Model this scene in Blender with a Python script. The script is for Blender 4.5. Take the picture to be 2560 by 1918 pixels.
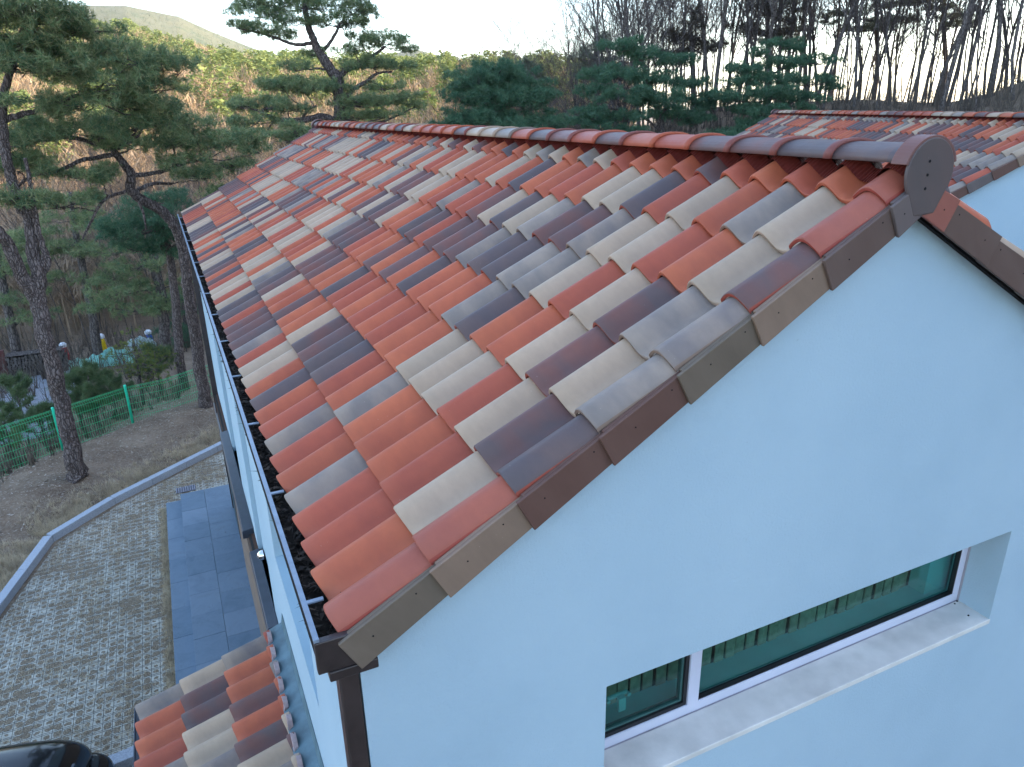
import bpy, math, random
import numpy as np
from mathutils import Vector, Matrix
for o in list(bpy.data.objects): bpy.data.objects.remove(o)
SC = bpy.context.scene; COL = SC.collection
R = math.radians
# ------------------------------------------------------------------ camera, world, sun, exposure
CAM = np.array([-2.7572, -2.0351, 0.2677]); YAW, PIT, ROL, F = 0.4325, 0.3609, -0.0202, 1829.84
def cam_axes():
    sy, cy, cp, sp = math.sin(YAW), math.cos(YAW), math.cos(PIT), math.sin(PIT)
    f = np.array([sy*cp, cy*cp, -sp]); r = np.array([cy, -sy, 0.]); u = np.cross(r, f)
    r2 = math.cos(ROL)*r + math.sin(ROL)*u; u2 = -math.sin(ROL)*r + math.cos(ROL)*u
    return r2, u2, f
AX, AY, AZ = cam_axes()
cd = bpy.data.cameras.new('camera'); co = bpy.data.objects.new('camera', cd); COL.objects.link(co)
M = Matrix.Identity(4)
for i in range(3): M[i][0] = AX[i]; M[i][1] = AY[i]; M[i][2] = -AZ[i]; M[i][3] = CAM[i]
co.matrix_world = M; cd.sensor_width = 36; cd.lens = 36*F/2560; cd.clip_end = 9000; cd.clip_start = .05
SC.camera = co
SC.render.resolution_x = 1024; SC.render.resolution_y = 767
SUN_AZ, SUN_EL = R(101), R(27)       # azimuth clockwise from +Y
wd = bpy.data.worlds.new('World'); SC.world = wd; wd.use_nodes = True
nt = wd.node_tree; sk = nt.nodes.new('ShaderNodeTexSky'); sk.sky_type = 'NISHITA'; sk.sun_disc = False
sk.sun_elevation = SUN_EL; sk.sun_rotation = SUN_AZ; sk.air_density = 1.0; sk.dust_density = .7; sk.ozone_density = .9
bg = nt.nodes['Background']; bg.inputs['Strength'].default_value = .12; nt.links.new(sk.outputs[0], bg.inputs['Color'])
sl = bpy.data.lights.new('sun', 'SUN'); sl.energy = 3.0; sl.angle = R(.5); sl.color = (1, .80, .58)
so = bpy.data.objects.new('sun', sl); COL.objects.link(so)
sd = Vector((math.sin(SUN_AZ)*math.cos(SUN_EL), math.cos(SUN_AZ)*math.cos(SUN_EL), math.sin(SUN_EL)))
so.rotation_euler = sd.to_track_quat('Z', 'Y').to_euler()
SC.view_settings.view_transform = 'Standard'; SC.view_settings.look = 'None'
SC.view_settings.exposure = 2.7; SC.view_settings.gamma = 1

# ------------------------------------------------------------------ helpers
def ray(px, py): return AX*((px-1280)/F) - AY*((py-959)/F) + AZ
def at(px, py, y): r = ray(px, py); return CAM + r*((y-CAM[1])/r[1])
def at_z(px, py, z): r = ray(px, py); return CAM + r*((z-CAM[2])/r[2])
def tag(o, label=None, cat=None, group=None, kind=None):
    if label: o['label'] = label
    if cat: o['category'] = cat
    if group: o['group'] = group
    if kind: o['kind'] = kind
    return o
def empty(name, loc=(0, 0, 0), rz=0):
    o = bpy.data.objects.new(name, None); COL.objects.link(o); o.location = loc; o.rotation_euler[2] = rz; o.empty_display_size = .2
    return o
def link(name, me, parent=None, mat=None):
    o = bpy.data.objects.new(name, me); COL.objects.link(o)
    if parent: o.parent = parent
    if mat: me.materials.append(mat)
    return o
def np_mesh(name, V, Fc, smooth=False, cols=None, uv=None):
    """V Nx3; Fc MxK int array; cols {name: (M,4) per face}; uv (M,K,2)"""
    me = bpy.data.meshes.new(name); V = np.asarray(V, np.float32); Fc = np.asarray(Fc, np.int32)
    m, k = Fc.shape
    me.vertices.add(len(V)); me.vertices.foreach_set('co', V.ravel())
    me.loops.add(m*k); me.loops.foreach_set('vertex_index', Fc.ravel())
    me.polygons.add(m); me.polygons.foreach_set('loop_start', np.arange(0, m*k, k, dtype=np.int32))
    try: me.polygons.foreach_set('loop_total', np.full(m, k, np.int32))
    except Exception: pass
    me.polygons.foreach_set('use_smooth', np.full(m, smooth, bool))
    if cols:
        for n, c in cols.items():
            a = me.color_attributes.new(n, 'FLOAT_COLOR', 'CORNER')
            a.data.foreach_set('color', np.repeat(np.asarray(c, np.float32), k, axis=0).ravel())
    if uv is not None:
        l = me.uv_layers.new(name='UVMap'); l.data.foreach_set('uv', np.asarray(uv, np.float32).ravel())
    me.update(calc_edges=True); me.validate(); return me
class MB:
    """collects quads and tris into one mesh"""
    def __init__(s): s.v = []; s.f = []
    def add(s, vs, fs):
        b = len(s.v); s.v += [tuple(map(float, v)) for v in vs]; s.f += [tuple(i+b for i in f) for f in fs]
    def box(s, lo, hi, mat=None):
        (a, b, c), (d, e, f) = lo, hi
        vs = [(a, b, c), (d, b, c), (d, e, c), (a, e, c), (a, b, f), (d, b, f), (d, e, f), (a, e, f)]
        if mat is not None: vs = [tuple(mat @ Vector(v)) for v in vs]
        s.add(vs, [(3, 2, 1, 0), (4, 5, 6, 7), (0, 1, 5, 4), (1, 2, 6, 5), (2, 3, 7, 6), (3, 0, 4, 7)])
    def bar(s, p, q, w, h=None):
        """square bar between two points"""
        p, q = Vector(p), Vector(q); d = q-p; L = d.length
        m = Matrix.Translation(p) @ d.to_track_quat('Z', 'Y').to_matrix().to_4x4(); h = h or w
        s.box((-w/2, -h/2, 0), (w/2, h/2, L), m)
    def tube(s, pts, rad, n=6, cap=True):
        pts = [Vector(p) for p in pts]; b0 = []
        ref = None
        for i, p in enumerate(pts):
            d = (pts[min(i+1, len(pts)-1)] - pts[max(i-1, 0)])
            if d.length < 1e-9: d = Vector((0, 0, 1))
            d.normalize()
            if ref is None: ref = d.orthogonal().normalized()
            ref = (ref - d*ref.dot(d)).normalized(); b = d.cross(ref); r = rad[i] if hasattr(rad, '__len__') else rad
            b0 += [p + (ref*math.cos(2*math.pi*k/n) + b*math.sin(2*math.pi*k/n))*r for k in range(n)]
        fs = [(i*n+k, i*n+(k+1) % n, (i+1)*n+(k+1) % n, (i+1)*n+k) for i in range(len(pts)-1) for k in range(n)]
        if cap and n > 2: fs += [tuple(range(n))[::-1], tuple((len(pts)-1)*n+k for k in range(n))]
        s.add(b0, fs)
    def poly(s, pts): s.add(pts, [tuple(range(len(pts)))])
    def prism(s, prof, axis_fn):
        """prof list of 2D points, axis_fn(p, 0/1) -> 3D"""
        n = len(prof); vs = [axis_fn(p, 0) for p in prof] + [axis_fn(p, 1) for p in prof]
        s.add(vs, [tuple(range(n))[::-1], tuple(range(n, 2*n))] + [(i, (i+1) % n, n+(i+1) % n, n+i) for i in range(n)])
    def build(s, name, mat, parent=None, smooth=False, bevel=0):
        me = bpy.data.meshes.new(name); me.from_pydata(s.v, [], s.f)
        import bmesh
        bm = bmesh.new(); bm.from_mesh(me); bmesh.ops.recalc_face_normals(bm, faces=bm.faces); bm.to_mesh(me); bm.free()
        if smooth: me.polygons.foreach_set('use_smooth', [True]*len(me.polygons))
        o = link(name, me, parent, mat)
        if bevel:
            m = o.modifiers.new('bevel', 'BEVEL'); m.width = bevel; m.segments = 2; m.limit_method = 'ANGLE'; m.angle_limit = R(40)
        return o

# ------------------------------------------------------------------ materials
def mat(name, rough=.7, spec=.3):
    m = bpy.data.materials.new(name); m.use_nodes = True; n = m.node_tree
    b = n.nodes['Principled BSDF']; b.inputs['Roughness'].default_value = rough; b.inputs['Specular IOR Level'].default_value = spec
    return m, n, b
def N(n, t, **k):
    x = n.nodes.new(t)
    for a, v in k.items(): setattr(x, a, v)
    return x
def noise(n, scale, detail=4, vec=None, rough=.55, dist=0):
    x = N(n, 'ShaderNodeTexNoise'); x.inputs['Scale'].default_value = scale; x.inputs['Detail'].default_value = detail
    x.inputs['Roughness'].default_value = rough; x.inputs['Distortion'].default_value = dist
    if vec is None:
        tc = N(n, 'ShaderNodeTexCoord'); vec = tc.outputs['Object']
    n.links.new(vec, x.inputs['Vector']); return x.outputs['Fac']
def ramp(n, fac, stops):
    x = N(n, 'ShaderNodeValToRGB'); e = x.color_ramp.elements
    while len(e) < len(stops): e.new(.5)
    for i, (p, c) in enumerate(stops): e[i].position = p; e[i].color = (*c, 1) if len(c) == 3 else c
    n.links.new(fac, x.inputs[0]); return x.outputs[0]
def mixc(n, fac, a, b, mode='MIX'):
    x = N(n, 'ShaderNodeMix', data_type='RGBA', blend_type=mode)
    for s, v in ((x.inputs[0], fac), (x.inputs[6], a), (x.inputs[7], b)):
        if isinstance(v, (int, float)): s.default_value = v
        elif isinstance(v, tuple): s.default_value = (*v, 1) if len(v) == 3 else v
        else: n.links.new(v, s)
    return x.outputs[2]
def math_(n, op, a, b=None):
    x = N(n, 'ShaderNodeMath', operation=op)
    for s, v in zip(x.inputs, (a, b)):
        if v is None: continue
        if isinstance(v, (int, float)): s.default_value = v
        else: n.links.new(v, s)
    return x.outputs[0]
def bump(n, b, h, strength=.3, dist=.01):
    x = N(n, 'ShaderNodeBump'); x.inputs['Strength'].default_value = strength; x.inputs['Distance'].default_value = dist
    n.links.new(h, x.inputs['Height']); n.links.new(x.outputs[0], b.inputs['Normal'])
def simple(name, col, rough=.7, spec=.3, var=.15, scale=8, bmp=0, bdist=.005, metal=0):
    m, n, b = mat(name, rough, spec); b.inputs['Metallic'].default_value = metal
    f = noise(n, scale, 5); lo = tuple(c*(1-var) for c in col); hi = tuple(min(1, c*(1+var)) for c in col)
    n.links.new(ramp(n, f, [(.3, lo), (.7, hi)]), b.inputs['Base Color'])
    if bmp: bump(n, b, noise(n, scale*12, 4), bmp, bdist)
    return m
def tile_material():
    m, n, b = mat('glazed_clay', .55, .30)
    c1 = N(n, 'ShaderNodeVertexColor', layer_name='c1'); c2 = N(n, 'ShaderNodeVertexColor', layer_name='c2')
    uv = N(n, 'ShaderNodeUVMap'); f = noise(n, 5.5, 3, uv.outputs[0], .5, .3)
    fac = ramp(n, f, [(.36, (0, 0, 0)), (.70, (1, 1, 1))])
    c = mixc(n, fac, c1.outputs[0], c2.outputs[0])
    f2 = noise(n, 28, 6, uv.outputs[0], .65)
    c = mixc(n, .5, c, ramp(n, f2, [(.2, (.42, .42, .42)), (.8, (.60, .60, .60))]), 'OVERLAY')
    sp = noise(n, 150, 2, uv.outputs[0]); spk = ramp(n, sp, [(.73, (0, 0, 0)), (.77, (1, 1, 1))])
    fm = noise(n, 9, 2, uv.outputs[0]); spk2 = math_(n, 'MULTIPLY', spk, ramp(n, fm, [(.5, (0, 0, 0)), (.62, (.55, .55, .55))]))
    c = mixc(n, spk2, c, (.6, .5, .44))
    n.links.new(c, b.inputs['Base Color'])
    n.links.new(ramp(n, f2, [(.2, (.46, .46, .46)), (.8, (.64, .64, .64))]), b.inputs['Roughness'])
    bump(n, b, noise(n, 190, 4, uv.outputs[0], .6), .22, .0012); return m
M_TILE = tile_material()
def stucco():
    m, n, b = mat('white_stucco', .9, .15)
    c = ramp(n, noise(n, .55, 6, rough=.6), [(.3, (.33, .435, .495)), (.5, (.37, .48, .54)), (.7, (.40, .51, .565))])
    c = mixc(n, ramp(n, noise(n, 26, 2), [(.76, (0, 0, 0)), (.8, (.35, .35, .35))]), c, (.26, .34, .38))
    n.links.new(c, b.inputs['Base Color']); bump(n, b, math_(n, 'ADD', noise(n, 230, 5, rough=.7), noise(n, 70, 3)), .8, .0028); return m
M_STUC = stucco()
M_SILL = simple('bare_plaster', (.60, .57, .52), .95, .1, .14, 5, .4, .002)
M_BROWN = simple('dark_brown_metal', (.035, .024, .022), .35, .5, .3, 12, .1)
M_BLACK = simple('black_void', (.008, .008, .009), .8, .2)
M_GUTTER = simple('grey_painted_metal', (.16, .20, .25), .4, .5, .2, 14)
M_CANOPY = simple('charcoal_metal', (.035, .042, .055), .3, .5, .2, 9, .05)
M_BRICK = None
def brickmat():
    m, n, b = mat('brown_brick', .85, .2); x = N(n, 'ShaderNodeTexBrick'); tc = N(n, 'ShaderNodeTexCoord'); mp = N(n, 'ShaderNodeMapping')
    mp.inputs['Rotation'].default_value = (R(90), 0, R(90)); n.links.new(tc.outputs['Object'], mp.inputs[0]); n.links.new(mp.outputs[0], x.inputs[0])
    x.inputs['Color1'].default_value = (.09, .045, .03, 1); x.inputs['Color2'].default_value = (.05, .028, .02, 1); x.inputs['Mortar'].default_value = (.03, .028, .026, 1)
    x.inputs['Scale'].default_value = 4.5; n.links.new(x.outputs[0], b.inputs['Base Color']); return m
M_BRICK = brickmat()
M_TAN = simple('tan_timber', (.20, .14, .10), .6, .3, .2, 6)
M_FRAME = simple('pale_aluminium', (.56, .56, .64), .35, .5, .05, 4)
M_RUBBER = simple('black_rubber', (.012, .012, .013), .5, .4)
M_CHROME = simple('chrome', (.8, .8, .82), .12, .5, .02, 3, metal=1)
def glassmat():
    m, n, b = mat('green_tinted_glass', .03, .7)
    tr = N(n, 'ShaderNodeBsdfTransparent'); tr.inputs[0].default_value = (.55, .76, .74, 1)
    gl = N(n, 'ShaderNodeBsdfGlossy'); gl.inputs['Roughness'].default_value = .02; lw = N(n, 'ShaderNodeLayerWeight'); lw.inputs[0].default_value = .5; fr = N(n, 'ShaderNodeMath', operation='MULTIPLY_ADD'); n.links.new(math_(n, 'POWER', lw.outputs['Facing'], 3.5), fr.inputs[0]); fr.inputs[1].default_value = .55; fr.inputs[2].default_value = .03
    mx = N(n, 'ShaderNodeMixShader'); n.links.new(fr.outputs[0], mx.inputs[0]); n.links.new(tr.outputs[0], mx.inputs[1]); n.links.new(gl.outputs[0], mx.inputs[2])
    n.links.new(mx.outputs[0], n.nodes['Material Output'].inputs[0]); return m
M_GLASS = glassmat()
M_TEAL = simple('green_sill_film', (.28, .60, .57), .5, .3, .12, 3)
M_BLIND = simple('olive_blind', (.40, .34, .24), .8, .2, .3, 20)
M_RIDGEROLL = simple('dark_red_ribbed_foil', (.15, .03, .024), .28, .55, .2, 20)
def barkmat(name, a, b2, sc=9):
    m, n, b = mat(name, .95, .1); tc = N(n, 'ShaderNodeTexCoord'); mp = N(n, 'ShaderNodeMapping'); mp.inputs['Scale'].default_value = (1, 1, .35)
    n.links.new(tc.outputs['Object'], mp.inputs[0]); v = N(n, 'ShaderNodeTexVoronoi', feature='DISTANCE_TO_EDGE'); v.inputs['Scale'].default_value = sc*1.6
    f = noise(n, sc, 6, mp.outputs[0], .7, .6); add = N(n, 'ShaderNodeMixRGB'); add.inputs[0].default_value = .12; n.links.new(mp.outputs[0], add.inputs[1])
    nn = N(n, 'ShaderNodeTexNoise'); nn.inputs['Scale'].default_value = 5; n.links.new(tc.outputs['Object'], nn.inputs[0]); n.links.new(nn.outputs['Color'], add.inputs[2]); n.links.new(add.outputs[0], v.inputs[0])
    c = mixc(n, ramp(n, v.outputs[0], [(.0, (0, 0, 0)), (.16, (1, 1, 1))]), tuple(x*.5 for x in a), ramp(n, f, [(.35, a), (.7, b2)]))
    n.links.new(c, b.inputs['Base Color']); bump(n, b, math_(n, 'ADD', f, ramp(n, v.outputs[0], [(0, (0, 0, 0)), (.2, (1, 1, 1))])), .9, .03); return m
M_BARK = barkmat('pine_bark', (.12, .09, .08), (.27, .22, .20), 15)
M_BARK2 = barkmat('grey_bark', (.12, .098, .088), (.23, .195, .175), 9)
def leafmat(name, a, b2, b3, sc=3., trans=.25):
    m, n, b = mat(name, .7, .2); g = N(n, 'ShaderNodeNewGeometry')
    f = noise(n, sc, 3); c = ramp(n, f, [(.4, a), (.6, b2)])
    c = mixc(n, ramp(n, g.outputs['Random Per Island'], [(.35, (0, 0, 0)), (1, (.7, .7, .7))]), c, b3)
    n.links.new(c, b.inputs['Base Color'])
    t = N(n, 'ShaderNodeBsdfTranslucent'); n.links.new(c, t.inputs[0]); mx = N(n, 'ShaderNodeMixShader'); mx.inputs[0].default_value = trans
    n.links.new(b.outputs[0], mx.inputs[1]); n.links.new(t.outputs[0], mx.inputs[2]); n.links.new(mx.outputs[0], n.nodes['Material Output'].inputs[0]); return m
M_NEEDLE = leafmat('pine_needles', (.085, .165, .08), (.17, .24, .10), (.38, .34, .17))
M_NEEDLE_D = leafmat('dense_pine_needles', (.042, .12, .066), (.08, .165, .085), (.15, .21, .12))
M_NEEDLE_W = leafmat('weathered_pine_needles', (.09, .12, .08), (.14, .16, .10), (.22, .19, .13))
M_NEEDLE_Y = leafmat('yellow_green_needles', (.13, .16, .04), (.20, .21, .06), (.10, .14, .04))
M_NEEDLE_L = leafmat('young_pine_needles', (.07, .13, .05), (.11, .17, .07), (.17, .17, .09))
M_DRY = leafmat('dry_brown_needles', (.06, .05, .035), (.09, .07, .05), (.12, .09, .06))
M_STRAW = leafmat('dead_grass_blades', (.34, .26, .17), (.52, .41, .27), (.62, .52, .36), 3)
M_LITTER = leafmat('dry_leaf_litter', (.20, .15, .11), (.32, .25, .18), (.45, .39, .32), 5, 0)

# ------------------------------------------------------------------ terrain
def smooth(a, b, x): t = np.clip((x-a)/(b-a), 0, 1); return t*t*(3-2*t)
def vnoise(x, y, s, seed=0):
    x = np.asarray(x, float)/s; y = np.asarray(y, float)/s; xi = np.floor(x); yi = np.floor(y); fx = x-xi; fy = y-yi
    h = lambda a, b: np.modf(np.abs(np.sin(a*127.1+b*311.7+seed*17.3)*43758.5453))[0]
    fx = fx*fx*(3-2*fx); fy = fy*fy*(3-2*fy)
    return (h(xi, yi)*(1-fx)+h(xi+1, yi)*fx)*(1-fy)+(h(xi, yi+1)*(1-fx)+h(xi+1, yi+1)*fx)*fy - .5
CURB = np.array([(-7.0, 7.2), (-6.2, 10.25), (-5.64, 12.36), (-4.63, 13.42), (-2.53, 15.06), (-.5, 16.7)])
def edge_d(x, y): return (x+6.4)*-.735+(y-14.7)*.678     # outside of the mound > 0
def curb_side(x, y):
    """x of the kerb line at this y: garden is to the left of it"""
    return np.interp(y, CURB[:, 1], CURB[:, 0], left=-7.6, right=2.0)
def near_z(x, y):
    d = edge_d(x, y); cx = curb_side(x, y); g = smooth(0, 1.2, cx-x)
    z = -7.2 + g*(.10+.10*vnoise(x, y, 1.6)+.05*vnoise(x, y, .6, 3)) + .12*smooth(-1.6, -.3, d)*g
    z = z - 1.25*smooth(-.1, 4.5, d)
    return z
AZK = np.array([-180, -120, -60, -20, -7, -3, 0, 3, 5, 8.5, 13, 18.5, 22, 28, 34, 42, 50, 58, 66, 74, 100, 150, 180.])
FARE = np.array([1.5, 2, 4, 5.5, 6.1, 6.3, 6.45, 5.95, 5.1, 3.7, 3.3, 3.85, 2.9, 1, 0, -.5, -.5, -.5, -.5, 1, 3, 1.5, 1.5])
MIDE = np.array([1, 1, 3, 4.6, 5.0, 4.9, 4.9, 4.0, 3.3, 2.3, 1.9, 1.7, 1.8, 1.6, .4, -.5, -.6, -.6, -.6, 1, 3, 1, 1])
def gz(x, y):
    x = np.asarray(x, float); y = np.asarray(y, float); dx = x-CAM[0]; dy = y-CAM[1]; r = np.hypot(dx, dy); az = np.degrees(np.arctan2(dx, dy))
    fe = np.interp(az, AZK, FARE); mi = np.interp(az, AZK, MIDE)
    # valley and hillside profile (left), bank under the wood (right)
    zl = np.interp(r, [0, 24, 38, 52, 70, 95, 130, 180], [-7.2, -7.6, -9.2, -7.8, -4.6, -.8, 1.5, 4.5])
    zl = zl + (1.5*vnoise(x, y, 22, 5)+.8*vnoise(x, y, 9, 6))*smooth(30, 60, r)
    zm = np.tan(np.radians(mi))*260+CAM[2]-5.5+3*vnoise(x, y, 45, 8)
    zf = np.tan(np.radians(fe))*900+CAM[2]-3+14*vnoise(x, y, 160, 9)*.6+5*vnoise(x, y, 60, 2)
    z = zl+(zm-zl)*smooth(120, 250, r); z = z-12*smooth(265, 380, r)*(1-smooth(420, 560, r)); z = z+(zf-z)*smooth(430, 900, r)
    z = z-(60+z)*smooth(980, 1800, r)
    bt = np.interp(az, [20, 34, 46, 50, 54.5, 56.5, 60, 75], [-1.6, -.4, .1, .05, -.1, .3, 2.0, 9.])
    zr = np.interp(r, [0, 25, 33, 45], [0, 0, .55, 1.]); zb = -7.2+(bt+7.2)*zr+.5*vnoise(x, y, 5, 4)*smooth(25, 40, r)
    zb = zb-(6+zb)*smooth(56, 130, r); zb = zb-20*smooth(130, 900, r)
    w = smooth(27, 38, az)*(1-smooth(150, 178, az)); z = z+(zb-z)*w
    # unseen high shoulder right of the view, added to keep the sun off the houses
    hl = np.exp(-((x-100)/32)**2)*(1-smooth(14, 40, y))*smooth(-170, -120, y)*76
    z = np.where(hl > .5, np.maximum(z, z*.2+hl-6), z)
    k = smooth(19, 27, r); kk = np.where((az < 60), k, smooth(22, 34, r)); n = near_z(x, y)
    zz = n*(1-kk)+np.minimum(z, 1e9)*kk
    return zz
def build_ground():
    rs = np.concatenate([np.linspace(0, 30, 151), 30*np.exp(np.linspace(0, math.log(2600/30), 230))[1:]])
    az = np.concatenate([np.radians(np.linspace(-16, 66, 560)), np.radians(np.linspace(66, 344, 200))[1:-1]])
    A, Rr = np.meshgrid(az, rs); X = CAM[0]+np.sin(A)*Rr; Y = CAM[1]+np.cos(A)*Rr; Z = gz(X, Y)
    n, m = A.shape; V = np.stack([X, Y, Z], -1).reshape(-1, 3); idx = np.arange(n*m).reshape(n, m); nx = np.roll(idx, -1, 1)
    Fq = np.stack([idx[:-1], idx[1:], nx[1:], nx[:-1]], -1).reshape(-1, 4)
    mt, nd, b = mat('soil_and_litter', .97, .08); tc = N(nd, 'ShaderNodeTexCoord'); o = tc.outputs['Object']
    soil = ramp(nd, noise(nd, 1.3, 6, o, .65), [(.3, (.125, .085, .058)), (.55, (.205, .145, .10)), (.75, (.29, .22, .155))])
    soil = mixc(nd, ramp(nd, noise(nd, 22, 5, o, .7), [(.45, (0, 0, 0)), (.72, (.75, .75, .75))]), soil, (.33, .27, .20))
    hill = ramp(nd, noise(nd, .09, 6, o, .6), [(.35, (.30, .19, .115)), (.55, (.38, .25, .15)), (.7, (.32, .26, .155))])
    hill = mixc(nd, ramp(nd, noise(nd, .9, 5, o, .7), [(.4, (0, 0, 0)), (.7, (.7, .7, .7))]), hill, (.19, .13, .085))
    sp = N(nd, 'ShaderNodeSeparateXYZ'); nd.links.new(o, sp.inputs[0])
    ln = N(nd, 'ShaderNodeVectorMath', operation='LENGTH'); nd.links.new(o, ln.inputs[0])
    fac = N(nd, 'ShaderNodeMapRange'); fac.inputs[1].default_value = 34; fac.inputs[2].default_value = 50; nd.links.new(ln.outputs['Value'], fac.inputs[0])
    right = N(nd, 'ShaderNodeMapRange'); right.inputs[1].default_value = 26; right.inputs[2].default_value = 12; nd.links.new(math_(nd, 'SUBTRACT', sp.outputs[0], math_(nd, 'MULTIPLY', sp.outputs[1], .35)), right.inputs[0])
    fm = N(nd, 'ShaderNodeMapRange'); fm.inputs[1].default_value = 260; fm.inputs[2].default_value = 480; nd.links.new(ln.outputs['Value'], fm.inputs[0])
    hill = mixc(nd, fm.outputs[0], hill, ramp(nd, noise(nd, .035, 8, o, .75), [(.38, (.055, .075, .035)), (.5, (.11, .11, .065)), (.62, (.08, .09, .045))]))
    c = mixc(nd, math_(nd, 'MULTIPLY', fac.outputs[0], right.outputs[0]), soil, hill)
    nd.links.new(c, b.inputs['Base Color']); bump(nd, b, noise(nd, 9, 8, o, .75), .8, .06)
    me = np_mesh('ground', V, Fq, True); me.materials.append(mt); o = link('ground', me); tag(o, kind='structure')
build_ground()

# ------------------------------------------------------------------ roof tiles
SA, CA = math.sin(.4968), math.cos(.4968); E = .37; S0 = .5801*E; W = .205; NROW = 8
PT = [0, .08, .17, .26, .34, .41, .48, .55, .62, .69, .77, .85, .92, .97, 1.0]
PN = [.009, .003, .000, .001, .006, .018, .036, .055, .069, .077, .078, .068, .054, .042, .031]
VN = [.0, .018, .034, .046, .054, .057, .056, .051, .043, .033, .021, .008]
VW, BASE = .155, -.021
rngc = random.Random(4)
KINDS = {'o': [((.40, .098, .045), (.34, .080, .040)), ((.42, .108, .048), (.36, .088, .043)), ((.35, .080, .042), (.31, .070, .040))],
         'r': [((.31, .085, .052), (.27, .075, .050))],
         'c': [((.40, .28, .19), (.36, .252, .172)), ((.37, .265, .183), (.33, .238, .165))],
         'g': [((.165, .130, .115), (.27, .20, .15)), ((.19, .152, .13), (.29, .22, .17))],
         'd': [((.105, .070, .066), (.16, .066, .052)), ((.094, .070, .070), (.125, .080, .070)), ((.122, .072, .066), (.175, .068, .052))]}
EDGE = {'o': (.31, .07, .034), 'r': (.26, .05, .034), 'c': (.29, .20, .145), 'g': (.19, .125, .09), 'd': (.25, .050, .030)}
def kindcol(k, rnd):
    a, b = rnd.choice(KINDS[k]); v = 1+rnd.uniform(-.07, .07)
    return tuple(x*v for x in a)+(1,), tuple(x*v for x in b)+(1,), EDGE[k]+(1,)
def pick(rnd, prev=None):
    if prev and rnd.random() < .28: return prev
    return rnd.choices('ocgd', (.42, .22, .11, .25))[0]
def slope_pt(s, n, y, sg): return (sg*(s*CA+n*SA), y, -s*SA+n*CA)
def tile_field(seed, ncol, sgs=(-1, 1), pattern=None, nrow=NROW, pan_only=False, nmax=None):
    rnd = random.Random(seed); V = []; Fq = []; C1 = []; C2 = []; UV = []
    for sg in sgs:
        for i in range(nrow):
            prev = None
            for j in range(ncol):
                k = pick(rnd, prev)
                if pattern and sg == -1 and i < len(pattern) and j < len(pattern[i]) and pattern[i][j] in 'ocgdr': k = pattern[i][j]
                prev = k; c1, c2, ce = kindcol(k, rnd)
                jy = rnd.uniform(-.0015, .0015); jn = rnd.uniform(-.0015, .0015); js = rnd.uniform(-.003, .003)
                if j == 0 and not pan_only:   # verge tile: plain barrel that closes on the gable edge
                    T = np.linspace(0, 1, 12); yy = T*VW; nn = np.array(VN)
                else:
                    T = np.array(PT); yy = (VW+(j-1)*W)+T*W if not pan_only else j*W+T*W; nn = np.array(PN)+BASE
                if j == 0 and not pan_only: yy = np.insert(yy, 0, yy[0]-.001); nn = np.insert(nn, 0, nn[0]-.017)
                yy = np.append(yy, yy[-1]-.002); nn = np.append(nn, nn[-1]-.014)
                s1 = S0+i*E+js; lo = max(.055, s1-E-.035)
                st = [(s1-.006, -.022), (s1, -.019), (s1+.0005, -.005), (s1-.0045, 0)] + [(s1+(lo-s1)*q, -.027*q*(s1-lo)/E) for q in (.25, .5, .75, 1)]
                b = len(V); K = len(yy); ru, rv = rnd.uniform(0, 50), rnd.uniform(0, 50)
                for (s, dn) in st:
                    for a in range(K): V.append(slope_pt(s, nn[a]+dn+jn, yy[a]+jy, sg))
                for r_ in range(len(st)-1):
                    for a in range(K-1):
                        f = (b+r_*K+a, b+r_*K+a+1, b+(r_+1)*K+a+1, b+(r_+1)*K+a)
                        if sg == 1: f = f[::-1]
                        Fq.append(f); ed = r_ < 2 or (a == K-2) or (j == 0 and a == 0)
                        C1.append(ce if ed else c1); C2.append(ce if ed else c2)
                        q = [(ru+yy[a], rv+st[r_][0]), (ru+yy[a+1], rv+st[r_][0]), (ru+yy[a+1], rv+st[r_+1][0]), (ru+yy[a], rv+st[r_+1][0])]
                        UV.append(q[::-1] if sg == 1 else q)
    me = np_mesh('roof_tiles', V, Fq, True, {'c1': C1, 'c2': C2}, np.array(UV)); me.set_sharp_from_angle(angle=R(48)); return me
def colored(mb, name, parent, c1, c2, edge=None, bevel=.002, smooth=False, edge_fn=None):
    me = bpy.data.meshes.new(name); me.from_pydata(mb.v, [], mb.f)
    import bmesh
    bm = bmesh.new(); bm.from_mesh(me); bmesh.ops.recalc_face_normals(bm, faces=bm.faces); bm.to_mesh(me); bm.free()
    ru, rv = rngc.uniform(0, 50), rngc.uniform(0, 50)
    for nme, c in (('c1', c1), ('c2', c2)):
        a = me.color_attributes.new(nme, 'FLOAT_COLOR', 'CORNER'); buf = []
        for p in me.polygons:
            cc = edge if (edge_fn and edge_fn(p)) else c
            buf += list(cc)*len(p.vertices)
        a.data.foreach_set('color', buf)
    l = me.uv_layers.new(name='UVMap'); u = []
    for lp in me.loops: v = me.vertices[lp.vertex_index].co; u += [ru+v.x+v.z*.6, rv+v.y+v.z*.4]
    l.data.foreach_set('uv', u)
    if smooth: me.polygons.foreach_set('use_smooth', [True]*len(me.polygons))
    o = link(name, me, parent, M_TILE)
    if bevel:
        m = o.modifiers.new('bevel', 'BEVEL'); m.width = bevel; m.segments = 2; m.limit_method = 'ANGLE'; m.angle_limit = R(35)
    return o
RP = .3226; HW = 2.40; NOSE = S0+7*E
def ridge_arc(n=15, a=.14, h=.070, z0=.036):
    return [(-a*math.cos(math.pi*k/n), z0+h*math.sin(math.pi*k/n)**.8) for k in range(n+1)]
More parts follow.
